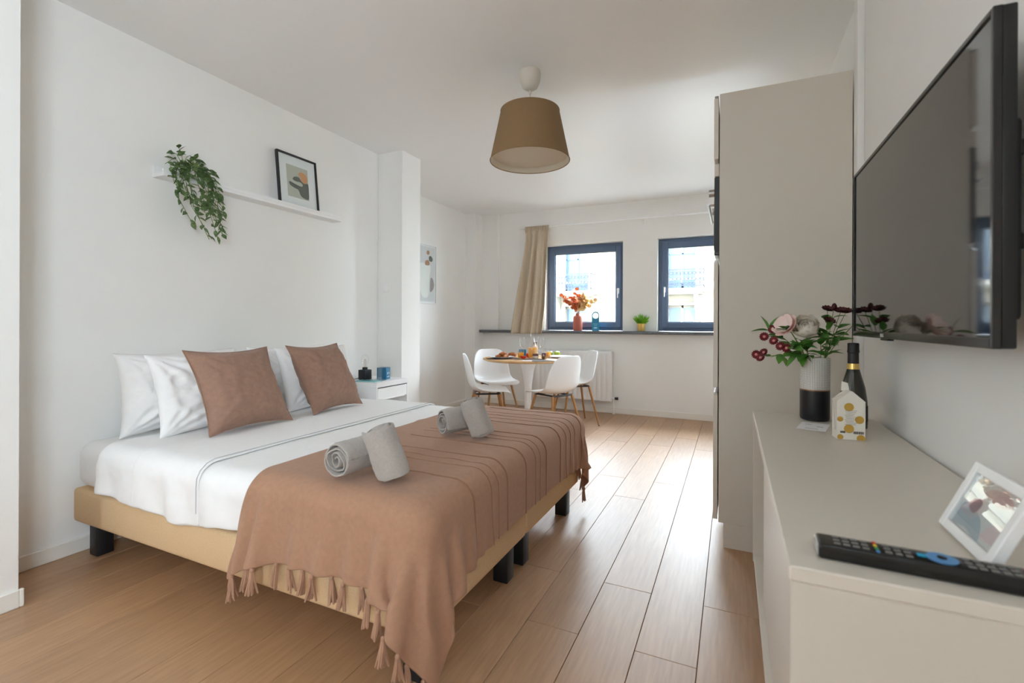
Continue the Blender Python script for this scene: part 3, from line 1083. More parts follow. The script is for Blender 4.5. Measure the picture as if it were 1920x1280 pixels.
def blob(pts, n=6):
    """closed smooth outline through points"""
    out = []
    N = len(pts)
    for i in range(N):
        p0, p1, p2, p3 = [np.array(pts[(i + k - 1) % N], float) for k in range(4)]
        for q in range(n):
            t = q / n
            out.append(tuple(0.5 * ((2 * p1) + (-p0 + p2) * t + (2 * p0 - 5 * p1 + 4 * p2 - p3) * t * t + (-p0 + 3 * p1 - 3 * p2 + p3) * t ** 3)))
    return out


def picture(name, label, M, w, h, fw, fd, fmat, matw, artmat, shapes, cat='picture', glazed=True):
    """local x right, y up, z out of the picture; origin bottom centre"""
    r = thing(name, label, cat)
    r.matrix_world = M
    g = G()
    g.box((-w / 2, 0, 0), (-w / 2 + fw, h, fd), 0.0015, 1).box((w / 2 - fw, 0, 0), (w / 2, h, fd), 0.0015, 1)
    g.box((-w / 2 + fw, 0, 0), (w / 2 - fw, fw, fd), 0.0015, 1).box((-w / 2 + fw, h - fw, 0), (w / 2 - fw, h, fd), 0.0015, 1)
    g.done('frame', fmat, r)
    G().box((-w / 2 + fw, fw, 0.0), (w / 2 - fw, h - fw, fd * 0.4)).done('mount', m_paper, r, False)
    a = fw + matw
    art = G().box((-w / 2 + a, a, fd * 0.4), (w / 2 - a, h - a, fd * 0.4 + 0.0008)).done('print', artmat, r, False)
    for k, (pts, m) in enumerate(shapes):
        G().prism([((x - 0.5) * (w - 2 * a), a + y * (h - 2 * a)) for x, y in pts], 0.0005,
                  Matrix.Translation((0, 0, fd * 0.4 + 0.0008 + 0.0002 * k))).done('print_shape', m, art, False)
    if glazed:
        G().box((-w / 2 + fw, fw, fd * 0.7), (w / 2 - fw, h - fw, fd * 0.7 + 0.0015)).done('glass', m_pane, r, False)
    return r


m_pbg = mat('grey green print ground', (196, 196, 184), 0.8)
m_por = mat('apricot print ink', (222, 160, 110), 0.8)
m_pdk = mat('slate green print ink', (98, 104, 96), 0.8)
m_ptn = mat('tan print ink', (190, 138, 104), 0.8)
# black frame leaning on the shelf (faces +X, leans back to the wall)
lean = 0.11
Mp = Matrix.Translation((XL + 0.062, 2.435, SHZ + 0.0015)) @ Matrix.Rotation(-0.02, 4, 'Z') @ Matrix(((0, 0, 1, 0), (1, 0, 0, 0), (0, 1, 0, 0), (0, 0, 0, 1))) @ Matrix.Rotation(-lean, 4, 'X')
picture('framed_print', 'black framed abstract print leaning on the wall shelf', Mp, 0.335, 0.385, 0.012, 0.022, m_black, 0.065, m_pbg, [
    (blob([(0.55, 0.78), (0.66, 0.86), (0.86, 0.84), (0.97, 0.72), (0.93, 0.56), (0.80, 0.50), (0.66, 0.58), (0.64, 0.68)]), m_por),
    (blob([(0.26, 0.56), (0.36, 0.66), (0.56, 0.67), (0.66, 0.58), (0.80, 0.52), (0.98, 0.54), (1.0, 0.30), (0.95, 0.04), (0.62, 0.08), (0.5, 0.26), (0.30, 0.30), (0.12, 0.36), (0.11, 0.46),
           (0.40, 0.42), (0.66, 0.40), (0.72, 0.47), (0.60, 0.53), (0.42, 0.52)]), m_pdk)])
Mw = Matrix.Translation((-3.359, 4.70, 1.355)) @ Matrix(((0, 0, 1, 0), (1, 0, 0, 0), (0, 1, 0, 0), (0, 0, 0, 1)))
picture('framed_print', 'tall white framed print of stacked blobs on the wall past the pier', Mw, 0.50, 0.72, 0.012, 0.02, m_white, 0.02, mat('pale grey paper', (228, 226, 228), 0.8), [
    (blob([(0.42, 0.08), (0.70, 0.10), (0.74, 0.40), (0.80, 0.64), (0.60, 0.68), (0.30, 0.66), (0.28, 0.3)]), mat('white print ink', (248, 247, 245), 0.8)),
    (blob([(0.56, 0.66), (0.74, 0.67), (0.72, 0.75), (0.60, 0.75), (0.54, 0.71)]), m_ptn),
    (blob([(0.74, 0.75), (0.86, 0.74), (0.90, 0.79), (0.82, 0.84), (0.72, 0.82)]), m_pdk),
    (blob([(0.62, 0.87), (0.72, 0.86), (0.74, 0.92), (0.64, 0.93)]), m_ptn),
    (blob([(0.78, 0.18), (0.92, 0.22), (0.97, 0.32), (0.90, 0.42), (0.80, 0.42)]), mat('mauve grey print ink', (164, 154, 152), 0.8))])

# switch on the pier
sw = thing('wall_switch', 'small round white switch on the shaded pier face', 'switch', (-2.786, 3.345, 1.43))
G().cbox((0, -0.003, 0), (0.08, 0.006, 0.08), 0.003).done('plate', m_wall, sw)
G().tube([(0, -0.006, 0), (0, -0.012, 0)], 0.028, 24).done('button', m_white, sw)

# ------------------------------------------------------------------ pendant lamp
pd = thing('pendant_lamp', 'brown drum shade pendant lamp hanging from the ceiling', 'lamp', (-1.105, 2.62, H))
G().lathe([(0.062, 0.0), (0.064, -0.02), (0.060, -0.06), (0.045, -0.095), (0.02, -0.112), (0.0, -0.114)], 32).done('ceiling_rose', m_rose, pd)
G().lathe([(0.008, -0.11), (0.007, -0.135), (0.0, -0.136)], 12).done('cord_grip', m_rose, pd)
G().tube([(0, 0, -0.13), (0, 0, -0.28)], 0.0028, 8).done('cord', m_rose, pd)
G().lathe([(0.175, -0.238), (0.238, -0.535)], 64, caps=False).done('shade', m_shade, pd)
G().lathe([(0.1735, -0.238), (0.2365, -0.535)], 64, caps=False).done('shade_lining', m_shadein, pd)
G().lathe([(0.0, -0.497), (0.228, -0.497), (0.228, -0.500), (0.0, -0.500)], 64, caps=False).done('diffuser', mat('frosted cream diffuser', (214, 206, 190), 0.7), pd)
for r_, z_ in ((0.175, -0.238), (0.238, -0.535)):
    G().tube([(r_ * math.cos(2 * PI * k / 64), r_ * math.sin(2 * PI * k / 64), z_) for k in range(65)], 0.0028, 6).done('rim', m_shade, pd)
G().tube([(-0.174, 0, -0.242), (0, 0, -0.262), (0.174, 0, -0.242)], 0.002, 6).tube([(0, 0, -0.27), (0, 0, -0.31)], 0.018, 16).done('spider_fitting', m_rose, pd)
#@@PART4

# ------------------------------------------------------------------ tall kitchen cabinet with oven
tc_ = thing('tall_cabinet', 'tall greige kitchen cabinet with built in oven', 'cabinet', (0, 2.605, 0))
CX0, CX1, CW = -0.060, 0.495, 0.60
G().box((-0.037, 0.0, 0), (0.495, CW, 0.122)).done('plinth', m_greige2, tc_, False)
g = G()
g.box((CX0, 0, 0.122), (CX1, 0.018, 2.28), 0.001, 1)
g.done('side_panel', m_greige2, tc_)
G().box((CX0, CW - 0.018, 0.122), (CX1, CW, 2.28), 0.001, 1).done('side_panel', m_greige2, tc_)
G().box((CX0, 0.018, 2.262), (CX1, CW - 0.018, 2.28)).box((CX0, 0.018, 0.122), (CX1, CW - 0.018, 0.14)).box((CX1 - 0.01, 0.018, 0.14), (CX1, CW - 0.018, 2.262)).done('carcass', m_greige2, tc_, False)
for z0, z1 in ((0.135, 0.762), (0.80, 1.432), (1.955, 2.262)):
    d = G().box((-0.086, 0.003, z0), (-0.065, CW - 0.003, z1), 0.0015, 1).done('door', m_greige, tc_)
    G().box((-0.084, 0.003, z1 - 0.001), (-0.066, CW - 0.003, z1 + 0.012), 0.001, 1).done('grip_rail', m_steel, d)
G().box((-0.084, 0.003, 1.868), (-0.062, CW - 0.003, 1.93), 0.001, 1).done('filler_panel', m_greige, tc_)
ov = thing('oven', 'black built in oven in the tall cabinet', 'oven', (0, 2.605, 1.468))
G().box((-0.084, 0.004, 0.0), (-0.03, CW - 0.004, 0.395), 0.003, 1).done('front', m_tvblack, ov)
G().box((-0.03, 0.03, 0.004), (0.42, CW - 0.03, 0.39)).done('housing', m_dark, ov)
G().box((-0.088, 0.06, 0.04), (-0.084, CW - 0.06, 0.24), 0.001, 1).done('window_glass', m_screen, ov)
for y in (0.08, 0.52):
    for z in (0.335,):
        G().tube([(-0.084, y, z), (-0.112, y, z)], 0.02, 20).done('knob', m_steel, ov)
G().tube([(-0.115, 0.05, 0.272), (-0.115, 0.55, 0.272)], 0.008, 12).tube([(-0.084, 0.08, 0.272), (-0.115, 0.08, 0.272)], 0.006, 8).tube([(-0.084, 0.52, 0.272), (-0.115, 0.52, 0.272)], 0.006, 8).done('handle', m_steel, ov)

# ------------------------------------------------------------------ sideboard
SX0, SX1, SY0, SY1, ST = 0.082, 0.520, 0.852, 2.298, 0.745
sb = thing('sideboard', 'long low greige sideboard under the television', 'sideboard', (0, 0, 0))
G().box((SX0, SY0, ST - 0.024), (SX1 - 0.008, SY1, ST), 0.002, 1).done('top', m_greige, sb)
for y in (SY0 + 0.002, SY1 - 0.022):
    G().box((SX0 + 0.002, y, 0.105), (SX1 - 0.01, y + 0.02, ST - 0.024), 0.001, 1).done('side_panel', m_greige2, sb)
G().box((SX0 + 0.006, SY0 + 0.022, 0.105), (SX1 - 0.01, SY1 - 0.022, 0.13), 0.001, 1).done('bottom_panel', m_greige, sb)
G().box((SX1 - 0.022, SY0 + 0.022, 0.13), (SX1 - 0.012, SY1 - 0.022, ST - 0.024)).done('back_panel', m_greige2, sb, False)
G().box((SX0 + 0.03, 1.895, 0.13), (SX1 - 0.022, 1.913, ST - 0.024)).done('divider', m_greige2, sb, False)
G().box((SX0 + 0.022, SY0 + 0.024, 0.135), (SX0 + 0.040, 1.905, ST - 0.03), 0.001, 1).done('door', m_greige, sb)
for x in (SX0 + 0.02, SX1 - 0.06):
    for y in (SY0 + 0.05, SY1 - 0.09):
        G().box((x, y, 0), (x + 0.025, y + 0.04, 0.106), 0.002, 1).done('leg', m_dark, sb)

# ------------------------------------------------------------------ television
TX, TY0, TY1, TZ0, TZ1 = 0.42, 1.115, 2.178, 1.078, 1.684
tv = thing('television', 'black flat television on the wall above the sideboard', 'television', (TX, (TY0 + TY1) / 2, (TZ0 + TZ1) / 2))
hw, hh = (TY1 - TY0) / 2, (TZ1 - TZ0) / 2
G().box((0.004, -hw, -hh), (0.030, hw, hh), 0.004, 2).box((0.028, -hw + 0.06, -hh + 0.05), (0.062, hw - 0.06, hh - 0.18), 0.01, 2).done('case', m_tvblack, tv)
G().box((0.0, -hw + 0.009, -hh + 0.018), (0.006, hw - 0.009, hh - 0.009)).done('screen', m_screen, tv, False)
g = G()
for lo, hi in (((-hw, -hh), (-hw + 0.010, hh)), ((hw - 0.010, -hh), (hw, hh)), ((-hw + 0.010, hh - 0.010), (hw - 0.010, hh)), ((-hw + 0.010, -hh), (hw - 0.010, -hh + 0.019))):
    g.box((-0.004, lo[0], lo[1]), (0.01, hi[0], hi[1]), 0.0012, 1)
g.done('bezel', m_bezel, tv)
tx = bpy.data.curves.new('logo', 'FONT')
tx.body = 'LG'
tx.size = 0.014
tx.align_x = 'CENTER'
tx.extrude = 0.0003
tx.materials.append(m_paper)
lt_ = bpy.data.objects.new('logo_curve', tx)
C.objects.link(lt_)
me_ = bpy.data.meshes.new_from_object(lt_.evaluated_get(bpy.context.evaluated_depsgraph_get()))
bpy.data.objects.remove(lt_)
lo_ = bpy.data.objects.new('logo', me_)
C.objects.link(lo_)
lo_.parent = tv
lo_.matrix_local = Matrix.Translation((-0.0045, hw * 0.26, -hh + 0.005)) @ Matrix(((0, 0, -1, 0), (-1, 0, 0, 0), (0, 1, 0, 0), (0, 0, 0, 1)))
G().tube([(-0.0042, hw * 0.26 + 0.017, -hh + 0.0095), (-0.0052, hw * 0.26 + 0.017, -hh + 0.0095)], 0.006, 20).done('logo_disc', mat('grey logo disc', (190, 186, 184), 0.4), tv)
G().box((0.0, hw * 0.2, -hh - 0.006), (0.016, hw * 0.34, -hh), 0.001, 1).done('sensor', m_tvblack, tv)
G().box((0.062, -0.20, -0.14), (0.070, 0.20, 0.12), 0.001, 1).done('wall_plate', m_dark, tv)
for z in (-0.10, 0.08):
    G().box((0.055, -0.42, z - 0.015), (0.085, 0.42, z + 0.015), 0.002, 1).done('bracket_rail', m_black, tv)
for y in (-0.18, 0.18):
    G().box((0.08, y - 0.02, -0.13), (0.104, y + 0.02, 0.11), 0.002, 1).done('bracket_arm', m_black, tv)

# ------------------------------------------------------------------ things on the sideboard
T0 = ST + 0.0008
va = thing('flower_vase', 'round vase with black base and dotted white upper half', 'vase', (0.296, 2.195, T0))
G().lathe([(0.0, 0.0), (0.042, 0.0), (0.049, 0.004), (0.051, 0.012), (0.051, 0.118)], 48, caps=False).done('black_base', mat('matt black glaze', (22, 22, 26), 0.32), va)
G().lathe([(0.0514, 0.117), (0.0514, 0.1215)], 48, caps=False).done('copper_line', mat('copper line', (150, 104, 72), 0.4, metal=0.5), va)
G().lathe([(0.051, 0.1215), (0.051, 0.243)], 56, caps=False, uv=True).done('dotted_band', dotted_mat(), va)
G().lathe([(0.051, 0.243), (0.0495, 0.245), (0.047, 0.243), (0.047, 0.05), (0.0, 0.05)], 48, caps=False).done('inner_wall', mat('white ceramic', (226, 222, 214), 0.5), va)

VX, VY, VZ = 0.296, 2.195, T0


def petal_flower(name, n, L, Wd, m, center_m, cr, cup=0.3, parent=None, M=None, layers=1):
    g = G()
    for l in range(layers):
        for k in range(n):
            a = 2 * PI * (k + 0.5 * l) / n
            V = []
            for i in range(6):
                t = i / 5
                w = Wd / 2 * math.sin(PI * min(0.93, 0.12 + 0.8 * t)) * (1.15 - 0.15 * l)
                rr = cr * 0.5 + (L * (1 - 0.25 * l)) * t
                z = cup * L * t * t + 0.002 * l + 0.15 * l * L * t
                row = []
                for q in (-1, 0, 1):
                    x, y = rr, q * w
                    row.append((x * math.cos(a) - y * math.sin(a), x * math.sin(a) + y * math.cos(a), z + abs(q) * w * 0.2))
                V.append(row)
            g.grid(V)
    o = g.done(name, m, parent, angle=180)
    if M is not None:
        o.matrix_local = M
    if center_m:
        c = G().ball((0, 0, 0.002), (cr, cr, cr * 0.7), 12, 8).done('flower_centre', center_m, o)
    return o


def face(p, d):
    """matrix putting local +z along d"""
    d = Vector(d).normalized()
    return Matrix.Translation(p) @ d.to_track_quat('Z', 'Y').to_matrix().to_4x4()


def stem_to(r, p, bend=(0, 0, 0), rad=0.0018, m=None):
    base = Vector((0, 0, 0.06))
    p = Vector(p)
    rim = Vector((p.x, p.y, 0))
    k = 0.036 / max(rim.length, 0.036)
    rimp = Vector((p.x * k, p.y * k, 0.245))
    mid = rimp.lerp(p, 0.5) + Vector(bend) + Vector((0, 0, 0.01))
    pts = []
    for t in [i / 12 for i in range(13)]:
        a = base.lerp(rimp, t); b = rimp.lerp(mid, t); c = mid.lerp(p, t)
        pts.append(a.lerp(b, t).lerp(b.lerp(c, t), t))
    pts = [base, rimp * 0.5 + base * 0.5, rimp] + [rimp.lerp(mid, t).lerp(mid.lerp(p, t), t) for t in (0.2, 0.4, 0.6, 0.8, 1.0)]
    G().tube(pts, rad, 6).done('stem', m or m_stem, r)
    return pts


fl_leaf = [leaf_mesh('leaf', 0.066, 0.030, m_leaf2, 0.2, 0.25, 7), leaf_mesh('leaf', 0.050, 0.024, m_leaf2, 0.2, 0.4, 7)]
R3 = random.Random(3)


def leaves_on(r, pts, n, i0=3):
    for k in range(n):
        i = i0 + k % max(1, len(pts) - i0 - 1)
        p = Vector(pts[i]).lerp(Vector(pts[i + 1]), R3.random())
        t = (Vector(pts[i + 1]) - Vector(pts[i])).normalized()
        d = t * 0.4 + Vector((R3.uniform(-1, 1), R3.uniform(-1, 0.6), R3.uniform(-0.4, 0.5)))
        inst('leaf', fl_leaf[k % 2], r, aim(p, d, R3.uniform(-0.6, 0.6)))


def rel(x, y, z):
    return (x - VX, y - VY, z - VZ)


# white rose
r = thing('white_rose', 'full white rose in the dotted vase', 'flower', (VX, VY, VZ))
p = rel(0.262, 2.165, 1.118)
pts = stem_to(r, Vector(p) - Vector((0, 0, 0.02)), rad=0.0025)
leaves_on(r, pts, 6)
hd = bpy.data.objects.new('rose_head', None)
Mh_ = face(Vector(p) - Vector((0, 0, 0.012)), (-0.25, -0.75, 0.6))
for l in range(5):
    n_, Rl = (6, 6, 5, 4, 3)[l], (0.046, 0.040, 0.032, 0.023, 0.013)[l]
    top_ = (62, 50, 42, 34, 26)[l]
    g = G()
    for k in range(n_):
        a0 = 2 * PI * (k + 0.45 * l) / n_
        V = []
        for i in range(9):
            t = i / 8
            th_ = math.radians(165 + (top_ - 165) * t)
            wdt = (1.25 if l < 2 else 1.5) * PI / n_ * (0.35 + 0.65 * math.sin(PI * min(0.85, 0.1 + 0.75 * t))) * (1 - 0.35 * max(0, t - 0.8) / 0.2)
            row = []
            for q in range(7):
                s_ = -1 + q / 3
                a = a0 + wdt * s_
                flare_ = 1 + (0.16 if l < 2 else 0.05) * max(0, t - 0.7) / 0.3 + 0.04 * s_ * (1 if k % 2 else -1) + 0.03 * math.sin(5 * s_ + k)
                rr = Rl * flare_
                row.append((rr * math.sin(th_) * math.cos(a), rr * math.sin(th_) * math.sin(a), Rl * 0.9 * math.cos(th_) + 0.012 - 0.004 * abs(s_) * t))
            V.append(row)
        g.grid(V)
    o_ = g.done('petals', m_petal_w, r, angle=180)
    o_.matrix_local = Mh_
bpy.data.objects.remove(hd)
# pink anemone
r = thing('pink_anemone', 'blush pink open flower with dark centre in the vase', 'flower', (VX, VY, VZ))
p = rel(0.200, 2.15, 1.106)
pts = stem_to(r, p, rad=0.0022)
leaves_on(r, pts, 5)
petal_flower('flower_head', 7, 0.046, 0.046, m_petal_p, mat('dark flower centre', (60, 50, 56), 0.8), 0.010, 0.55, r, face(p, (-0.55, -0.55, 0.45)), 2)
# red daisy sprays reaching out to the left
for lab, heads in (('red daisy spray hanging lowest from the vase', [(0.090, 2.17, 0.997), (0.118, 2.18, 1.005), (0.105, 2.15, 0.985)]),
                   ('red daisy spray of three blooms beside the pink flower', [(0.150, 2.13, 1.055), (0.172, 2.12, 1.035), (0.192, 2.11, 1.028)]),
                   ('red daisy spray with green leaf tips above the pink flower', [(0.118, 2.16, 1.070), (0.148, 2.17, 1.100)])):
    r = thing('red_daisy_spray', lab, 'flower', (VX, VY, VZ))
    c = Vector(rel(*heads[0])).lerp(Vector(rel(*heads[-1])), 0.5) + Vector((0.03, 0.01, 0.0))
    pts = stem_to(r, c, rad=0.0016)
    leaves_on(r, pts, 7)
    for h in heads:
        p = Vector(rel(*h))
        G().tube([c, c.lerp(p, 0.5) + Vector((0, 0, 0.006)), p], 0.0011, 5).done('stalk', m_stem, r)
        petal_flower('flower_head', 14, 0.0155, 0.008, m_petal_r, m_pinkc, 0.006, 0.25, r, face(p, (-0.4 + R3.uniform(-0.3, 0.3), -0.8, 0.2 + R3.uniform(-0.2, 0.4))), 2)
    if 'tips' in lab:
        for d in ((-0.95, 0, 0.15), (-0.25, 0, 1), (0.3, 0, 0.9)):
            inst('leaf', fl_leaf[0], r, aim(Vector(rel(0.135, 2.18, 1.095)) + Vector((0.0, 0, 0.0)), d, 0.3))
# maroon cosmos on thin stalks
for lab, h in (('maroon bloom highest on its thin stalk, left of the bud', (0.338, 2.20, 1.178)), ('maroon bud on a thin upright stalk', (0.362, 2.21, 1.190)),
               ('maroon bloom on a thin stalk touching the screen corner', (0.405, 2.235, 1.170)), ('wide flat maroon bloom below the bud', (0.338, 2.16, 1.132)),
               ('maroon bloom between the bud and the screen corner', (0.382, 2.20, 1.172))):
    r = thing('maroon_flower', lab, 'flower', (VX, VY, VZ))
    p = Vector(rel(*h))
    pts = stem_to(r, p, rad=0.0013)
    if 'bud' == lab.split()[1]:
        G().ball(p, (0.009, 0.009, 0.014), 12, 8).done('bud', m_petal_m, r)
    else:
        petal_flower('flower_head', 9, 0.020, 0.015, m_petal_m, mat('dark maroon centre', (50, 14, 16), 0.8), 0.006, 0.3, r, face(p, (R3.uniform(-0.3, 0.3), -0.45, 0.8)), 2)
    leaves_on(r, pts, 2, 4)
for lab, h in (('green leafy sprig drooping over the vase rim', (0.215, 2.12, 1.01)), ('green leafy sprig rising behind the white rose', (0.315, 2.19, 1.09)),
               ('green leafy sprig under the maroon blooms', (0.362, 2.18, 1.09)), ('yellow green sprig leaning to the screen corner', (0.415, 2.18, 1.115)),
               ('low green sprig between the rose and the daisies', (0.245, 2.13, 1.05))):
    r = thing('leaf_sprig', lab, 'greenery', (VX, VY, VZ))
    pts = stem_to(r, rel(*h), rad=0.0015)
    leaves_on(r, pts, 3 if 'yellow' in lab else 10, 2 if 'rim' not in lab else 3)

# bottle
bt = thing('wine_bottle', 'dark sparkling wine bottle with gold collar on the sideboard', 'bottle', (0.398, 2.075, T0))
G().lathe([(0.0, 0.004), (0.036, 0.0), (0.043, 0.006), (0.0435, 0.06), (0.0425, 0.10), (0.036, 0.150), (0.024, 0.195), (0.0172, 0.222), (0.0155, 0.25)], 40).done('glass_body', m_darkglass, bt)
G().lathe([(0.0195, 0.214), (0.0176, 0.234)], 32, caps=False).done('gold_collar', m_gold, bt)
G().lathe([(0.0174, 0.233), (0.0168, 0.272), (0.0186, 0.274), (0.0186, 0.280), (0.0176, 0.284), (0.0176, 0.304), (0.016, 0.308), (0.0, 0.309)], 32).done('foil', mat('black bottle foil', (28, 24, 26), 0.5), bt)
G().lathe([(0.0437, 0.03), (0.0437, 0.085)], 40, caps=False).done('label', mat('dark bottle label', (58, 48, 40), 0.6), bt)
# gift carton
gc = thing('gift_carton', 'white gable top gift carton with gold dots before the bottle', 'carton', (0.349, 1.885, T0), 0.10)
cw, cd, ch = 0.078, 0.052, 0.125
m_cart = mat('cream white carton board', (232, 226, 214), 0.5)
G().box((-cw / 2, -cd / 2, 0), (cw / 2, cd / 2, ch)).done('body', m_cart, gc, False)
Mx = Matrix(((1, 0, 0, 0), (0, 0, -1, 0), (0, 1, 0, 0), (0, 0, 0, 1)))
G().prism([(-cw / 2, 0), (cw / 2, 0), (0.004, 0.032), (-0.004, 0.032)], cd, Matrix.Translation((0, cd / 2, ch)) @ Mx).done('gable', m_cart, gc, False)
G().prism([(-0.012, 0), (0.012, 0), (0.008, 0.026), (-0.010, 0.032)], 0.003, Matrix.Translation((-0.003, cd / 2, ch + 0.028)) @ Mx).done('top_fin', m_cart, gc, False)
G().tube([(-0.02, -0.01, ch + 0.02), (-0.05, -0.012, ch + 0.006), (-0.046, -0.018, ch - 0.02), (-0.044, -0.02, 0.05), (-0.043, -0.02, 0.03)], 0.0025, 5, flat=0.4).done('ribbon', mat('pale ribbon', (206, 196, 186), 0.5), gc)
m_dot = mat('gold printed dot', (206, 164, 74), 0.35, metal=0.4)
for x, z, rr in ((-0.006, 0.106, 0.0135), (0.023, 0.066, 0.0125), (-0.0305, 0.066, 0.0085), (-0.006, 0.036, 0.014), (0.027, 0.006, 0.0120), (-0.030, 0.008, 0.0085)):
    poly = [(max(-cw / 2, min(cw / 2, x + rr * math.cos(2 * PI * k / 24))), max(0.0005, z + rr * math.sin(2 * PI * k / 24))) for k in range(24)]
    G().prism(poly, 0.0006, Matrix.Translation((0, -cd / 2, 0)) @ Mx).done('gold_dot', m_dot, gc, False)
g = G()
m_ink = mat('grey print ink', (150, 144, 138), 0.7)
for k in range(10):
    z = 0.094 - 0.005 * k
    g.box((-0.018 + 0.002 * (k % 3), -cd / 2 - 0.0009, z), (0.016 - 0.003 * (k % 4), -cd / 2 - 0.0004, z + 0.0012))
tag(g.done('small_print', m_ink, gc, False), kind='stuff')
g = G()
for k in range(14):
    g.box((0.006 + 0.0021 * k, -cd / 2 - 0.0010, 0.020), (0.006 + 0.0021 * k + (0.0013 if k % 3 else 0.0007), -cd / 2 - 0.0004, 0.028))
    if k < 6:
        g.box((-0.030 + 0.0024 * k, -cd / 2 - 0.0010, 0.021), (-0.030 + 0.0024 * k + 0.0014, -cd / 2 - 0.0004, 0.028))
tag(g.done('barcode', mat('black print ink', (40, 36, 34), 0.7), gc, False), kind='stuff')
# paper card under the vase
pc = thing('paper_card', 'white paper card lying on the sideboard before the vase', 'card', (0.272, 2.045, ST + 0.0003), -0.25)
G().box((-0.045, -0.075, 0), (0.045, 0.075, 0.0005)).done('sheet', m_paper, pc, False)
G().box((-0.02, -0.05, 0.0005), (0.02, -0.045, 0.0007)).box((-0.03, 0.03, 0.0005), (-0.01, 0.034, 0.0007)).box((0.01, 0.0, 0.0005), (0.03, 0.006, 0.0007)).done('printed_mark', m_ink, pc, False)

# remote control, lying along the near end
rm = thing('remote_control', 'black remote control with blue and red buttons on the sideboard', 'remote', (0.262, 0.915, T0), -0.035)
g = G().box((-0.135, -0.024, 0.0), (0.135, 0.024, 0.024), 0.005, 3)
g.done('case', m_tvblack, rm)
G().box((-0.1362, -0.021, 0.004), (-0.133, 0.021, 0.021), 0.001, 1).done('end_cap', mat('silver trim', (196, 196, 196), 0.3, metal=0.6), rm)
m_bt = mat('grey rubber button', (120, 118, 114), 0.7)
bme = G().cbox((0, 0, 0.001), (0.009, 0.007, 0.002), 0.0008, 1).mesh('button', m_bt)
for k in range(4):
    for q in range(3):
        inst('button', bme, rm, Matrix.Translation((-0.108 + 0.0125 * k, -0.013 + 0.013 * q, 0.0238)))
for q, c in enumerate(((200, 60, 40), (220, 180, 50), (60, 140, 80), (70, 130, 190))):
    G().cbox((0, 0, 0.001), (0.005, 0.007, 0.002), 0.0008, 1).done('colour_button', mat('button colour %d' % q, c, 0.6), rm, loc=(-0.056, 0.0165 - 0.011 * q, 0.0238))
for k in range(3):
    for q in range(3):
        inst('button', bme, rm, Matrix.Translation((-0.042 + 0.0125 * k, -0.013 + 0.013 * q, 0.0238)))
m_blueb = mat('blue rubber button', (96, 150, 200), 0.6)
G().cbox((0, 0, 0.001), (0.011, 0.010, 0.002), 0.0009, 1).done('blue_button', mat('bright blue button', (40, 160, 196), 0.6), rm, loc=(0.0, 0.0, 0.0238))
g = G()
for k in range(24):
    pass
g.lathe([(0.0, 0.0), (0.0185, 0.0), (0.019, 0.0018), (0.0, 0.0022)], 24)
g.done('navigation_ring', m_blueb, rm, loc=(0.024, 0, 0.0238))
G().lathe([(0.0, 0.0), (0.006, 0.0), (0.006, 0.0022), (0.0, 0.0024)], 16).done('ok_button', m_tvblack, rm, loc=(0.024, 0, 0.0248))
for k in range(5):
    for q in range(3):
        inst('button', bme, rm, Matrix.Translation((0.054 + 0.0125 * k, -0.013 + 0.013 * q, 0.0238)))
G().cbox((0, 0, 0.001), (0.010, 0.012, 0.003), 0.001, 1).done('power_button', mat('red rubber button', (196, 50, 40), 0.6), rm, loc=(0.122, 0.008, 0.0238))

# white photo frame leaning beside the remote
Mf = Matrix.Translation((0.364, 1.045, T0 + 0.0006)) @ Matrix(((0, 0, -1, 0), (-1, 0, 0, 0), (0, 1, 0, 0), (0, 0, 0, 1))) @ Matrix.Rotation(-0.42, 4, 'X')
pf = picture('photo_frame', 'white photo frame leaning back on the sideboard', Mf, 0.185, 0.132, 0.0175, 0.016, m_white, 0.0, mat('pale photo paper', (226, 224, 222), 0.5), [
    (blob([(0.0, 0.02), (0.3, 0.05), (0.62, 0.0), (0.5, 0.3), (0.2, 0.45), (0.02, 0.4)]), mat('pale blue grey ink', (178, 190, 200), 0.6)),
    (blob([(0.15, 0.42), (0.3, 0.35), (0.36, 0.55), (0.26, 0.62)]), mat('mauve ink', (150, 140, 150), 0.6)),
    (blob([(0.62, 0.1), (0.9, 0.12), (0.95, 0.4), (0.75, 0.42)]), mat('blush ink', (236, 214, 214), 0.6)),
    (blob([(0.3, 0.74), (0.6, 0.68), (0.86, 0.78), (0.7, 0.92), (0.42, 0.9)]), mat('dusty rose ink', (214, 188, 186), 0.6))], 'photo frame')
G().box((-0.03, 0.012, -0.004), (0.03, 0.10, 0.0), 0.001, 1).done('back_stand', m_white, pf, rot=(0.0, 0, 0))
#@@PART5

# ------------------------------------------------------------------ dining table and chairs
TCX, TCY, TR, TTZ = -2.01, 4.74, 0.49, 0.745
dt = thing('dining_table', 'round wooden topped dining table on white tulip pedestal', 'table', (TCX, TCY, 0))
G().lathe([(0.0, 0.718), (TR - 0.03, 0.718), (TR, 0.732), (TR, 0.742), (TR - 0.004, TTZ), (0.0, TTZ)], 72).done('tabletop', m_wood, dt)
G().lathe([(0.0, 0.0), (0.25, 0.0), (0.255, 0.006), (0.23, 0.014), (0.13, 0.03), (0.06, 0.07), (0.038, 0.16), (0.035, 0.30), (0.042, 0.45), (0.062, 0.60), (0.09, 0.70), (0.10, 0.718), (0.0, 0.718)], 48).done('pedestal', m_plastic, dt)


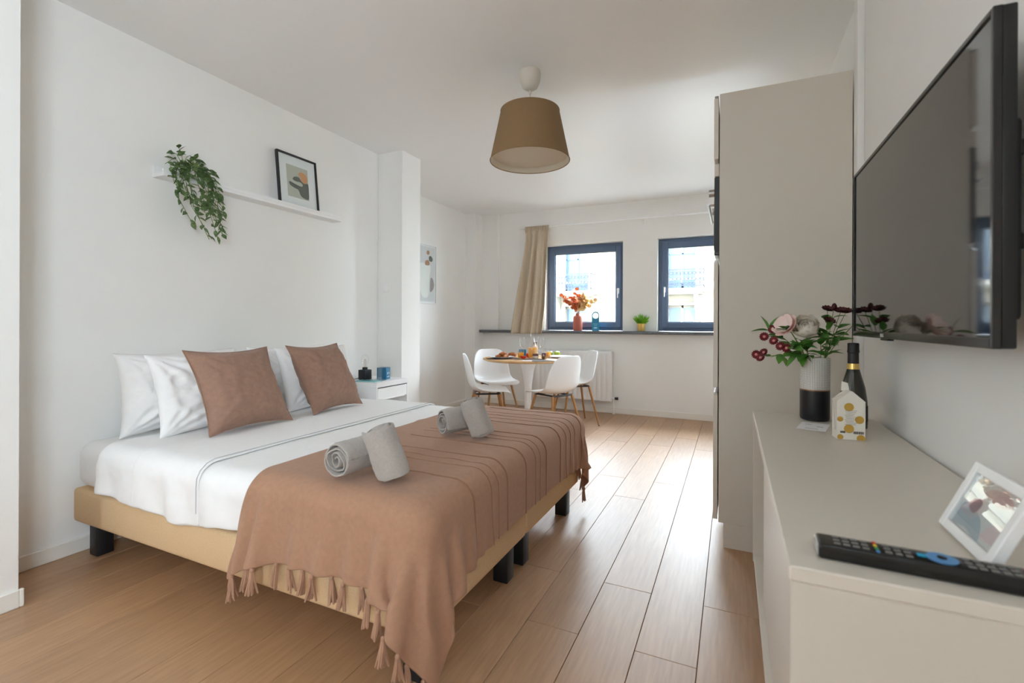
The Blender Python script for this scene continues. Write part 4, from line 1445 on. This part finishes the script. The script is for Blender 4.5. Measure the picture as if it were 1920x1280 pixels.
def chair_shell():
    """seat and back in one moulded shell; local +y is the front"""
    prof = [(0.215, 0.432), (0.20, 0.447), (0.15, 0.452), (0.05, 0.444), (-0.05, 0.440), (-0.12, 0.447), (-0.165, 0.475), (-0.19, 0.52), (-0.205, 0.58), (-0.222, 0.66), (-0.238, 0.74), (-0.248, 0.795), (-0.252, 0.815)]
    wid = [0.15, 0.195, 0.215, 0.225, 0.230, 0.232, 0.232, 0.230, 0.226, 0.217, 0.198, 0.160, 0.105]
    # lift of the side edges (seat) / forward wrap (back)
    up = [0.0, 0.004, 0.012, 0.022, 0.034, 0.050, 0.050, 0.030, 0.010, 0.004, 0.0, 0.0, 0.0]
    fw_ = [0.0, 0.0, 0.0, 0.0, 0.004, 0.012, 0.034, 0.055, 0.062, 0.058, 0.048, 0.034, 0.02]
    n = 14
    V = []
    for (y, z), w, u_, f in zip(prof, wid, up, fw_):
        row = []
        for k in range(n + 1):
            s = -1 + 2 * k / n
            e = abs(s) ** 2.4
            row.append((w * s, y + f * e, z + u_ * e))
        V.append(row)
    g = G().grid(V)
    me = g.mesh('shell', m_plastic, True, 180)
    return me


shell_me = chair_shell()
leg_me = []
for sx in (-1, 1):
    for sy in (-1, 1):
        leg_me.append(G().tube([(0.13 * sx, 0.12 * sy - 0.01, 0.425), (0.215 * sx, 0.205 * sy - 0.01, 0.004)], [0.0135, 0.0085], 12).mesh('leg', m_leg))
foot_me = []
for sx in (-1, 1):
    for sy in (-1, 1):
        foot_me.append(G().tube([(0.215 * sx, 0.205 * sy - 0.01, 0.006), (0.2155 * sx, 0.2055 * sy - 0.01, 0.0)], 0.0095, 12).mesh('foot_cap', m_dark))
rail_me = G().tube([(-0.14, 0.11, 0.424), (0.14, 0.11, 0.424)], 0.010, 8).tube([(-0.14, -0.13, 0.424), (0.14, -0.13, 0.424)], 0.010, 8).tube([(-0.10, 0.11, 0.424), (-0.10, -0.13, 0.424)], 0.009, 8).tube([(0.10, 0.11, 0.424), (0.10, -0.13, 0.424)], 0.009, 8).mesh('under_frame', m_dark)
for lab, c, d in (('white moulded dining chair with wooden legs between nightstand pier and round table', (-2.228, 4.22), (0.85, 0.53)),
                  ('white moulded dining chair facing the room from the curtain side of the table', (-2.45, 4.86), (0.78, -0.62)),
                  ('white moulded dining chair with its back to the bed foot', (-1.60, 4.40), (-0.90, 0.43)),
                  ('white moulded dining chair standing in front of the radiator end', (-1.62, 5.15), (-0.80, -0.60))):
    r = thing('dining_chair', lab, 'chair', (c[0], c[1], 0), math.atan2(d[1], d[0]) - PI / 2)
    s_ = inst('shell', shell_me, r)
    solid(s_, 0.010, 0.0, 2)
    for a, b in zip(leg_me, foot_me):
        l_ = inst('leg', a, r)
        inst('foot_cap', b, l_)
    inst('under_frame', rail_me, r)

# breakfast on the table
Z0 = TTZ + 0.0006
for lab, x, y, a in (('dark place mat under the plate of pastries', -2.20, 4.50, 0.6), ('dark place mat with fruit at the bed foot side', -1.80, 4.48, -0.7)):
    r = thing('place_mat', lab, 'place mat', (x, y, Z0), a)
    G().cbox((0, 0, 0.0012), (0.34, 0.22, 0.0024), 0.001, 1).done('weave', m_mat, r)
Z1 = Z0 + 0.003
r = thing('plate', 'grey white plate heaped with pastries', 'plate', (-2.22, 4.52, Z1))
G().lathe([(0.0, 0.0), (0.07, 0.0), (0.09, 0.004), (0.132, 0.018), (0.134, 0.021), (0.09, 0.009), (0.065, 0.005), (0.0, 0.005)], 40).done('dish', mat('grey white stoneware', (214, 216, 222), 0.4), r)
for k, (x, y, z, a) in enumerate(((0.02, 0.02, 0.012, 0.3), (-0.02, -0.02, 0.012, 1.2), (0.045, -0.025, 0.012, 2.2), (0.02, 0.0, 0.038, 0.9), (0.0, 0.03, 0.034, 2.7))):
    r = thing('pastry', 'golden brown pastry heaped on the grey white plate', 'pastry', (-2.22 + x, 4.52 + y, Z1 + z - 0.004), a, 'pastries on the plate')
    G().tube([(-0.045, 0.016, 0.014), (-0.025, 0.0, 0.017), (0.0, -0.006, 0.018), (0.025, 0.0, 0.017), (0.045, 0.016, 0.014)], [0.006, 0.015, 0.018, 0.015, 0.006], 10).done('crust', m_bread, r)
r = thing('plate', 'grey white empty plate beside the green apples', 'plate', (-1.70, 4.91, Z0))
G().lathe([(0.0, 0.0), (0.07, 0.0), (0.09, 0.004), (0.125, 0.018), (0.127, 0.021), (0.09, 0.009), (0.065, 0.005), (0.0, 0.005)], 40).done('dish', MATS['grey white stoneware'], r)


def tumbler(lab, x, y, h=0.10, rr=0.036, fill=0.72):
    r = thing('juice_glass', lab, 'glass', (x, y, Z0))
    G().lathe([(0.0, 0.0), (rr * 0.85, 0.0), (rr, h), (rr - 0.002, h), (rr * 0.85 - 0.002, 0.006), (0.0, 0.006)], 28, caps=False).done('tumbler', m_glass, r)
    k = 0.85 + 0.15 * fill
    G().lathe([(0.0, 0.0065), (rr * 0.85 - 0.0025, 0.0065), (rr * k - 0.0025, h * fill), (0.0, h * fill)], 28).done('juice', m_oj, r)


tumbler('tumbler of orange juice beside the plate of pastries', -2.06, 4.66, 0.085)
tumbler('tumbler of orange juice beside the green apples', -1.84, 4.90, 0.10, 0.037, 0.6)
r = thing('carafe', 'clear glass carafe half filled with orange juice', 'carafe', (-1.955, 4.73, Z0))
G().lathe([(0.0, 0.0), (0.045, 0.0), (0.048, 0.01), (0.047, 0.11), (0.038, 0.155), (0.024, 0.20), (0.022, 0.235), (0.030, 0.262), (0.028, 0.262), (0.020, 0.235), (0.022, 0.20), (0.036, 0.155), (0.045, 0.11), (0.045, 0.012), (0.0, 0.006)], 32, caps=False).done('glass_body', m_glass, r)
G().lathe([(0.0, 0.0125), (0.0445, 0.0125), (0.0445, 0.112), (0.0, 0.112)], 32).done('juice', m_oj, r)


def wine_glass(lab, x, y):
    r = thing('wine_glass', lab, 'glass', (x, y, Z0))
    G().lathe([(0.0, 0.0), (0.034, 0.0), (0.034, 0.002), (0.006, 0.005), (0.004, 0.012), (0.0038, 0.085), (0.008, 0.095), (0.030, 0.115), (0.038, 0.145), (0.035, 0.185), (0.029, 0.215), (0.028, 0.215), (0.034, 0.185), (0.0368, 0.145), (0.029, 0.1165), (0.0, 0.099)], 32, caps=False).done('stemware', m_glass, r)


wine_glass('clear stemmed wine glass beside the teal card on the table', -2.17, 4.95)
wine_glass('clear stemmed wine glass behind the jam jar', -1.95, 4.99)
wine_glass('clear stemmed wine glass behind the carafe', -2.03, 5.02)
r = thing('table_card', 'teal folded card standing on the dining table', 'card', (-2.13, 4.86, Z0), 0.5)
for s in (-1, 1):
    G().box((-0.04, -0.0008, 0), (0.04, 0.0008, 0.085)).done('leaf_panel', m_teal if s < 0 else m_teal2, r, False).matrix_local = Matrix.Translation((0, s * 0.02, 0)) @ Matrix.Rotation(s * 0.24, 4, 'X')


def jar(lab, x, y, rr=0.034, h=0.075, top=m_jam, bottom=m_cream):
    r = thing('preserve_jar', lab, 'jar', (x, y, Z0))
    G().lathe([(0.0, 0.0), (rr * 0.95, 0.0), (rr, 0.006), (rr, h * 0.82), (rr * 0.86, h * 0.9), (rr * 0.86, h), (rr * 0.82, h), (rr * 0.82, h * 0.9), (rr * 0.93, h * 0.8), (rr * 0.93, 0.004), (0, 0.004)], 28, caps=False).done('jar_glass', m_glass, r)
    G().lathe([(0.0, 0.005), (rr * 0.92, 0.005), (rr * 0.92, h * 0.42), (0.0, h * 0.42)], 24).done('lower_layer', bottom, r)
    G().lathe([(0.0, h * 0.425), (rr * 0.92, h * 0.425), (rr * 0.92, h * 0.72), (0.0, h * 0.72)], 24).done('upper_layer', top, r)
    G().lathe([(0.0, h), (rr * 0.92, h), (rr * 0.92, h + 0.006), (0.0, h + 0.008)], 24).done('lid', m_glass, r)
    G().tube([(rr + 0.002, -0.012, h * 0.5), (rr + 0.008, 0, h * 0.62), (rr + 0.002, 0.012, h * 0.9), (0, 0.012, h + 0.011), (-rr, 0.012, h * 0.8)], 0.0012, 5).done('wire_clip', m_steel, r)


jar('clip top jar layered with jam and yoghurt', -1.89, 4.655)
jar('dark preserve jar next to the layered yoghurt jar', -1.81, 4.70, 0.027, 0.085, m_jam, m_jam)
r = thing('cork_bottle', 'small brown capped bottle behind the carafe', 'bottle', (-2.0, 4.92, Z0))
G().lathe([(0.0, 0.0), (0.028, 0.0), (0.03, 0.006), (0.03, 0.10), (0.022, 0.125), (0.016, 0.135), (0.016, 0.15), (0.0, 0.15)], 24).done('bottle_body', mat('amber cream bottle', (206, 178, 150), 0.3), r)
G().lathe([(0.019, 0.145), (0.019, 0.165), (0.0, 0.166)], 20).done('cap', mat('brown cap', (96, 66, 48), 0.5), r)


def fruit(name, lab, cat, x, y, rr, m, sq=0.92, group=None, stemmed=True, zz=None):
    r = thing(name, lab, cat, (x, y, zz or Z0), RN.random() * 3, group)
    g = G().lathe([(0.0, rr * 0.08), (rr * 0.35, 0.0), (rr * 0.85, rr * 0.35), (rr, rr * 0.95), (rr * 0.85, rr * 1.5), (rr * 0.4, rr * 1.82 * sq), (0.0, rr * 1.7 * sq)], 24)
    g.done('flesh', m, r)
    if stemmed:
        G().tube([(0, 0, rr * 1.65 * sq), (0.002, 0, rr * 1.9 * sq), (0.005, 0, rr * 2.1 * sq)], 0.0014, 5).done('stalk', m_brownk, r)


fruit('apple', 'green apple on the dining table, next to the radiator side chair', 'apple', -1.80, 5.085, 0.036, m_green)
fruit('apple', 'green apple between its twin and the juice tumbler', 'apple', -1.875, 5.06, 0.034, m_green)
fruit('tomato', 'red tomato behind the cut tomato on the table', 'tomato', -2.03, 4.80, 0.030, m_red, 0.9)
fruit('kiwi', 'brown kiwi fruit lying on the dark place mat', 'kiwi', -1.775, 4.60, 0.022, m_brownk, 0.95, None, False, Z1)
r = thing('cut_tomato', 'red tomato half lying cut side up near the table rim', 'tomato', (-2.0, 4.585, Z0))
G().lathe([(0.0, 0.0), (0.02, 0.003), (0.032, 0.018), (0.033, 0.030), (0.031, 0.032), (0.0, 0.031)], 24).done('flesh', m_red, r)
G().lathe([(0.0, 0.0315), (0.027, 0.0325), (0.0, 0.0335)], 20).done('cut_face', mat('orange red pulp', (232, 100, 54), 0.3), r)
r = thing('bread_roll', 'small baked bread roll behind the plate of pastries', 'bread', (-2.20, 4.74, Z0), 0.4)
G().ball((0, 0, 0.028), (0.05, 0.035, 0.028), 16, 10).done('crust', m_bread, r)
for lab, x, y, a in (('steel table knife on the table rim side', -1.93, 4.43, 0.5),):
    r = thing('table_knife', lab, 'knife', (x, y, Z0), a)
    G().box((-0.10, -0.006, 0), (0.0, 0.006, 0.004), 0.0015, 1).done('knife_handle', m_steel, r)
    G().prism([(0.0, -0.006), (0.10, -0.007), (0.115, 0.0), (0.10, 0.008), (0.0, 0.006)], 0.0015).done('blade', m_steel, r)
r = thing('napkin', 'pink white paper napkin under the table knife end', 'napkin', (-1.86, 4.36, Z0), 0.3)
G().box((-0.05, -0.05, 0), (0.05, 0.05, 0.0025), 0.001, 1).done('folded_sheet', mat('blush napkin', (226, 208, 206), 0.8), r)

# ------------------------------------------------------------------ window side: radiator, curtain, rail, sill things
rd = thing('radiator', 'white panel radiator under the window sill', 'radiator', (-1.86, 5.855, 0))
RW, RZ0, RZ1 = 0.50, 0.155, 0.772
V = []
nr = 15
pv = []
for k in range(nr):
    a = -RW + 0.03 + (2 * RW - 0.06) * k / nr
    b = -RW + 0.03 + (2 * RW - 0.06) * (k + 1) / nr
    w = b - a
    pv += [(a, -0.045), (a + w * 0.32, -0.045), (a + w * 0.42, -0.041), (a + w * 0.58, -0.041), (a + w * 0.68, -0.045)]
pv.append((RW - 0.03, -0.045))
pv = [(-RW, -0.038), (-RW + 0.012, -0.045)] + pv + [(RW - 0.012, -0.045), (RW, -0.038)]
G().grid([[(x, y - 0.0, z) for z, y in ((RZ0, yy + 0.008), (RZ0 + 0.012, yy), (RZ0 + 0.05, yy if abs(yy + 0.045) < 1e-4 else -0.045), (RZ0 + 0.07, yy), (RZ1 - 0.07, yy), (RZ1 - 0.05, -0.045 if yy < -0.03 else yy), (RZ1 - 0.012, yy), (RZ1, yy + 0.008))] for x, yy in pv], flip=True).done('front_panel', m_white, rd, angle=25)
for s in (-1, 1):
    G().box((s * RW - 0.004, -0.04, RZ0), (s * RW + 0.004, 0.04, RZ1), 0.001, 1).done('side_panel', m_white, rd)
G().box((-RW, -0.036, RZ1 - 0.004), (RW, 0.04, RZ1 + 0.004), 0.001, 1).done('top_grille', m_white, rd)
G().box((-RW, 0.03, RZ0), (RW, 0.04, RZ1)).done('back_panel', m_white, rd, False)
G().tube([(RW, 0, RZ0 + 0.04), (RW + 0.05, 0, RZ0 + 0.04)], 0.010, 12).tube([(RW + 0.03, 0, RZ0 + 0.04), (RW + 0.03, 0, 0.001)], 0.008, 12).done('pipe', m_white, rd)
G().tube([(RW + 0.045, 0, RZ0 + 0.04), (RW + 0.085, 0, RZ0 + 0.04)], [0.016, 0.018], 16).done('valve_knob', m_black, rd)
G().lathe([(0.018, 0.0), (0.018, 0.006), (0.009, 0.012), (0.0, 0.012)], 16, c=(RW + 0.03, 0, 0.0)).done('pipe_collar', m_white, rd)

cr = thing('curtain_rail', 'thin white curtain rail above the windows', 'rail', (-2.58, 5.845, 2.40))
G().tube([(0, 0, 0), (3.09, 0, 0)], 0.0125, 16).done('rod', m_white, cr)
G().tube([(-0.02, 0, 0), (0.0, 0, 0)], 0.017, 16).done('end_cap', m_white, cr)
for x in (0.03, 1.60, 3.05):
    b = G().box((x - 0.012, 0.066, -0.07), (x + 0.012, 0.073, 0.03), 0.002, 1)
    b.box((x - 0.006, 0.0, -0.018), (x + 0.006, 0.07, -0.008), 0.001, 1).tube([(x - 0.008, 0, 0), (x + 0.008, 0, 0)], 0.0165, 16)
    b.done('bracket', m_white, cr)

cu = thing('curtain', 'sand coloured linen curtain gathered beside the window', 'curtain', (-2.34, 5.80, 0.0))
V = []
NC, NZ = 150, 44
for i in range(NC + 1):
    u = i / NC
    row = []
    for j in range(NZ + 1):
        t = j / NZ                     # 0 top .. 1 hem
        z = 2.405 - 1.42 * t
        lft = -0.175 + 0.02 * min(1, t * 3) - 0.215 * max(0, (t - 0.12) / 0.88) ** 1.15
        rgt = 0.172 - 0.035 * t - 0.03 * max(0, t - 0.75) * 4 * (1 if t > 0.75 else 0)
        amp = 0.018 + 0.034 * min(1, t * 1.8)
        nf = 4.5
        ph = u + 0.03 * math.sin(t * 3.1 + u * 2) + 0.045 * math.sin(u * 7.3 + 0.6) + 0.02 * math.sin(u * 13 + t * 2)
        x = lft + (rgt - lft) * (u + 0.012 * math.sin(2 * PI * nf * u + 1.0))
        y = amp * (0.75 + 0.45 * math.sin(u * 5 + 1)) * math.sin(2 * PI * nf * ph) + 0.4 * amp * math.sin(2 * PI * nf * 0.47 * u + 2) - 0.052 * min(1, t * 1.25) - 0.012
        if t < 0.06:                   # pleated heading round the rail
            y = 0.010 * math.sin(2 * PI * 11 * u) - 0.006
        row.append((x, y, z))
    V.append(row)
cc = G().grid(V).done('panel', m_curtain, cu, angle=180)
solid(cc, 0.003, 0.0, 0)
G().grid([[(v[j][0], v[j][1] - 0.004, v[j][2]) for j in range(2, 5)] for v in V]).done('heading_tape', m_curtain, cu, angle=180)

# terracotta vase with dried eucalyptus
SZ = 1.0305
v1 = thing('terracotta_vase', 'dusty terracotta bottle vase on the window sill', 'vase', (-1.80, 5.87, SZ))
G().lathe([(0.0, 0.0), (0.055, 0.0), (0.06, 0.008), (0.06, 0.16), (0.052, 0.185), (0.032, 0.198), (0.026, 0.21), (0.028, 0.222), (0.022, 0.222), (0.020, 0.20), (0.0, 0.05)], 36).done('body', m_terra, v1)
R4 = random.Random(9)
dl = {}
for k, (nm, mm) in enumerate((('rust', m_dry1), ('cream', m_dry2))):
    V2 = []
    for i in range(7):
        t = i / 6
        w = 0.025 * math.sqrt(max(0, 1 - (2 * t - 1) ** 2)) + 0.0004
        V2.append([(0.056 * t, -w, 0.10 * w), (0.056 * t, 0, 0), (0.056 * t, w, 0.10 * w)])
    dl[nm] = G().grid(V2).mesh('leaf', mm, True, 180)
for k in range(15):
    kind = 'rust' if k < 7 else 'cream'
    a = R4.uniform(-1, 1)
    if kind == 'rust':
        tip = Vector((R4.uniform(-0.13, 0.04), R4.uniform(-0.06, 0.05), R4.uniform(0.32, 0.47)))
        if k == 0:
            tip = Vector((-0.19, -0.02, 0.45))
        if k == 1:
            tip = Vector((-0.02, 0, 0.53))
        if k == 2:
            tip = Vector((-0.16, -0.03, 0.38))
    else:
        tip = Vector((R4.uniform(0.0, 0.22), R4.uniform(-0.06, 0.05), R4.uniform(0.33, 0.46)))
        if k == 14:
            tip = Vector((0.25, -0.01, 0.37))
    r = thing('dried_branch', 'dried %s branch with round leaves in the terracotta vase' % ('rust orange' if kind == 'rust' else 'cream'), 'dried branch', (-1.80, 5.87, SZ), 0,
              'dried %s branches' % kind)
    p0, p1 = Vector((0, 0, 0.06)), Vector((tip.x * 0.05, tip.y * 0.1, 0.225))
    mid = p1.lerp(tip, 0.5) + Vector((0, 0, 0.03))
    pts = [p0, p1] + [p1.lerp(mid, t).lerp(mid.lerp(tip, t), t) for t in (0.25, 0.5, 0.75, 1.0)]
    G().tube(pts, 0.0018, 5).done('stem', mat('dried stem', (150, 104, 66), 0.8), r)
    for q in range(13):
        f = 0.36 + 0.64 * q / 12
        i = min(len(pts) - 2, int(f * (len(pts) - 1)))
        p = pts[i].lerp(pts[i + 1], f * (len(pts) - 1) - i)
        d = Vector((R4.uniform(-1, 1), R4.uniform(-1, 1), R4.uniform(-0.2, 1)))
        inst('leaf', dl[kind], r, aim(p, d, R4.uniform(-1.4, 1.4)))

# teal door hanger card
dh = thing('door_hanger', 'teal door hanger card with ring top on the sill', 'card', (-1.56, 5.85, SZ), 0.0)
out = [(-0.047, 0.0), (0.047, 0.0), (0.047, 0.195)] + [(0.047 * math.cos(a), 0.195 + 0.047 * math.sin(a)) for a in [PI * k / 12 for k in range(1, 12)]] + [(-0.047, 0.195)]
b = bmesh.new()
N_ = 28
hole_c, hole_r = (0, 0.190), 0.036
# card with a round hole: outline split into left and right halves
lh = [(0.0, 0.0), (0.047, 0.0), (0.047, 0.195)] + [(0.047 * math.cos(a), 0.195 + 0.047 * math.sin(a)) for a in [PI / 2 * k / 8 for k in range(1, 9)]] + \
     [(hole_r * math.sin(a), hole_c[1] + hole_r * math.cos(a)) for a in [PI * k / 14 for k in range(15)]]
g = G()
Mh = Matrix.Rotation(PI / 2, 4, 'X')
g.prism(lh, 0.002, Mh)
g.prism([(-x, y) for x, y in reversed(lh)], 0.002, Mh)
bmesh.ops.remove_doubles(g.bm, verts=g.bm.verts, dist=0.0002)
g.done('card', m_teal2, dh, False)
b.free()
G().box((-0.02, -0.0032, 0.03), (0.02, -0.002, 0.044)).box((-0.03, -0.0032, 0.085), (0.03, -0.002, 0.088)).box((-0.012, -0.0032, 0.06), (-0.008, -0.002, 0.072)).box((0.008, -0.0032, 0.06), (0.012, -0.002, 0.072)).done('printed_mark', mat('pale print ink', (188, 226, 240), 0.6), dh, False)
G().box((-0.047, -0.03, 0.0), (0.047, 0.03, 0.002)).done('base_flap', m_teal2, dh, False)

# grass in a gold pot
gp = thing('potted_grass', 'bright green faux grass in a small gold pot', 'plant', (-1.0, 5.87, SZ))
G().lathe([(0.0, 0.0), (0.038, 0.0), (0.040, 0.004), (0.050, 0.092), (0.047, 0.092), (0.043, 0.07), (0.0, 0.07)], 32).done('pot', m_gold, gp)
g = G()
for k in range(220):
    a = R4.uniform(0, 2 * PI)
    sp = R4.uniform(0.0, 1.0) ** 0.7
    L = R4.uniform(0.10, 0.17) * (1.0 - 0.25 * sp)
    b0 = Vector((0.035 * sp * math.cos(a), 0.035 * sp * math.sin(a), 0.07))
    dr_ = Vector((math.cos(a) * sp * 0.55, math.sin(a) * sp * 0.55, 1)).normalized()
    tp = b0 + dr_ * L + Vector((math.cos(a), math.sin(a), -0.5)) * 0.022 * sp
    md = b0 + dr_ * L * 0.55
    sd_ = Vector((-math.sin(a), math.cos(a), 0)) * 0.0052
    v = [g.bm.verts.new(q) for q in (b0 - sd_ * 0.6, b0 + sd_ * 0.6, md + sd_, tp, md - sd_)]
    g.bm.faces.new(v)
tag(g.done('grass_blades', m_grass, gp, False), kind='stuff')
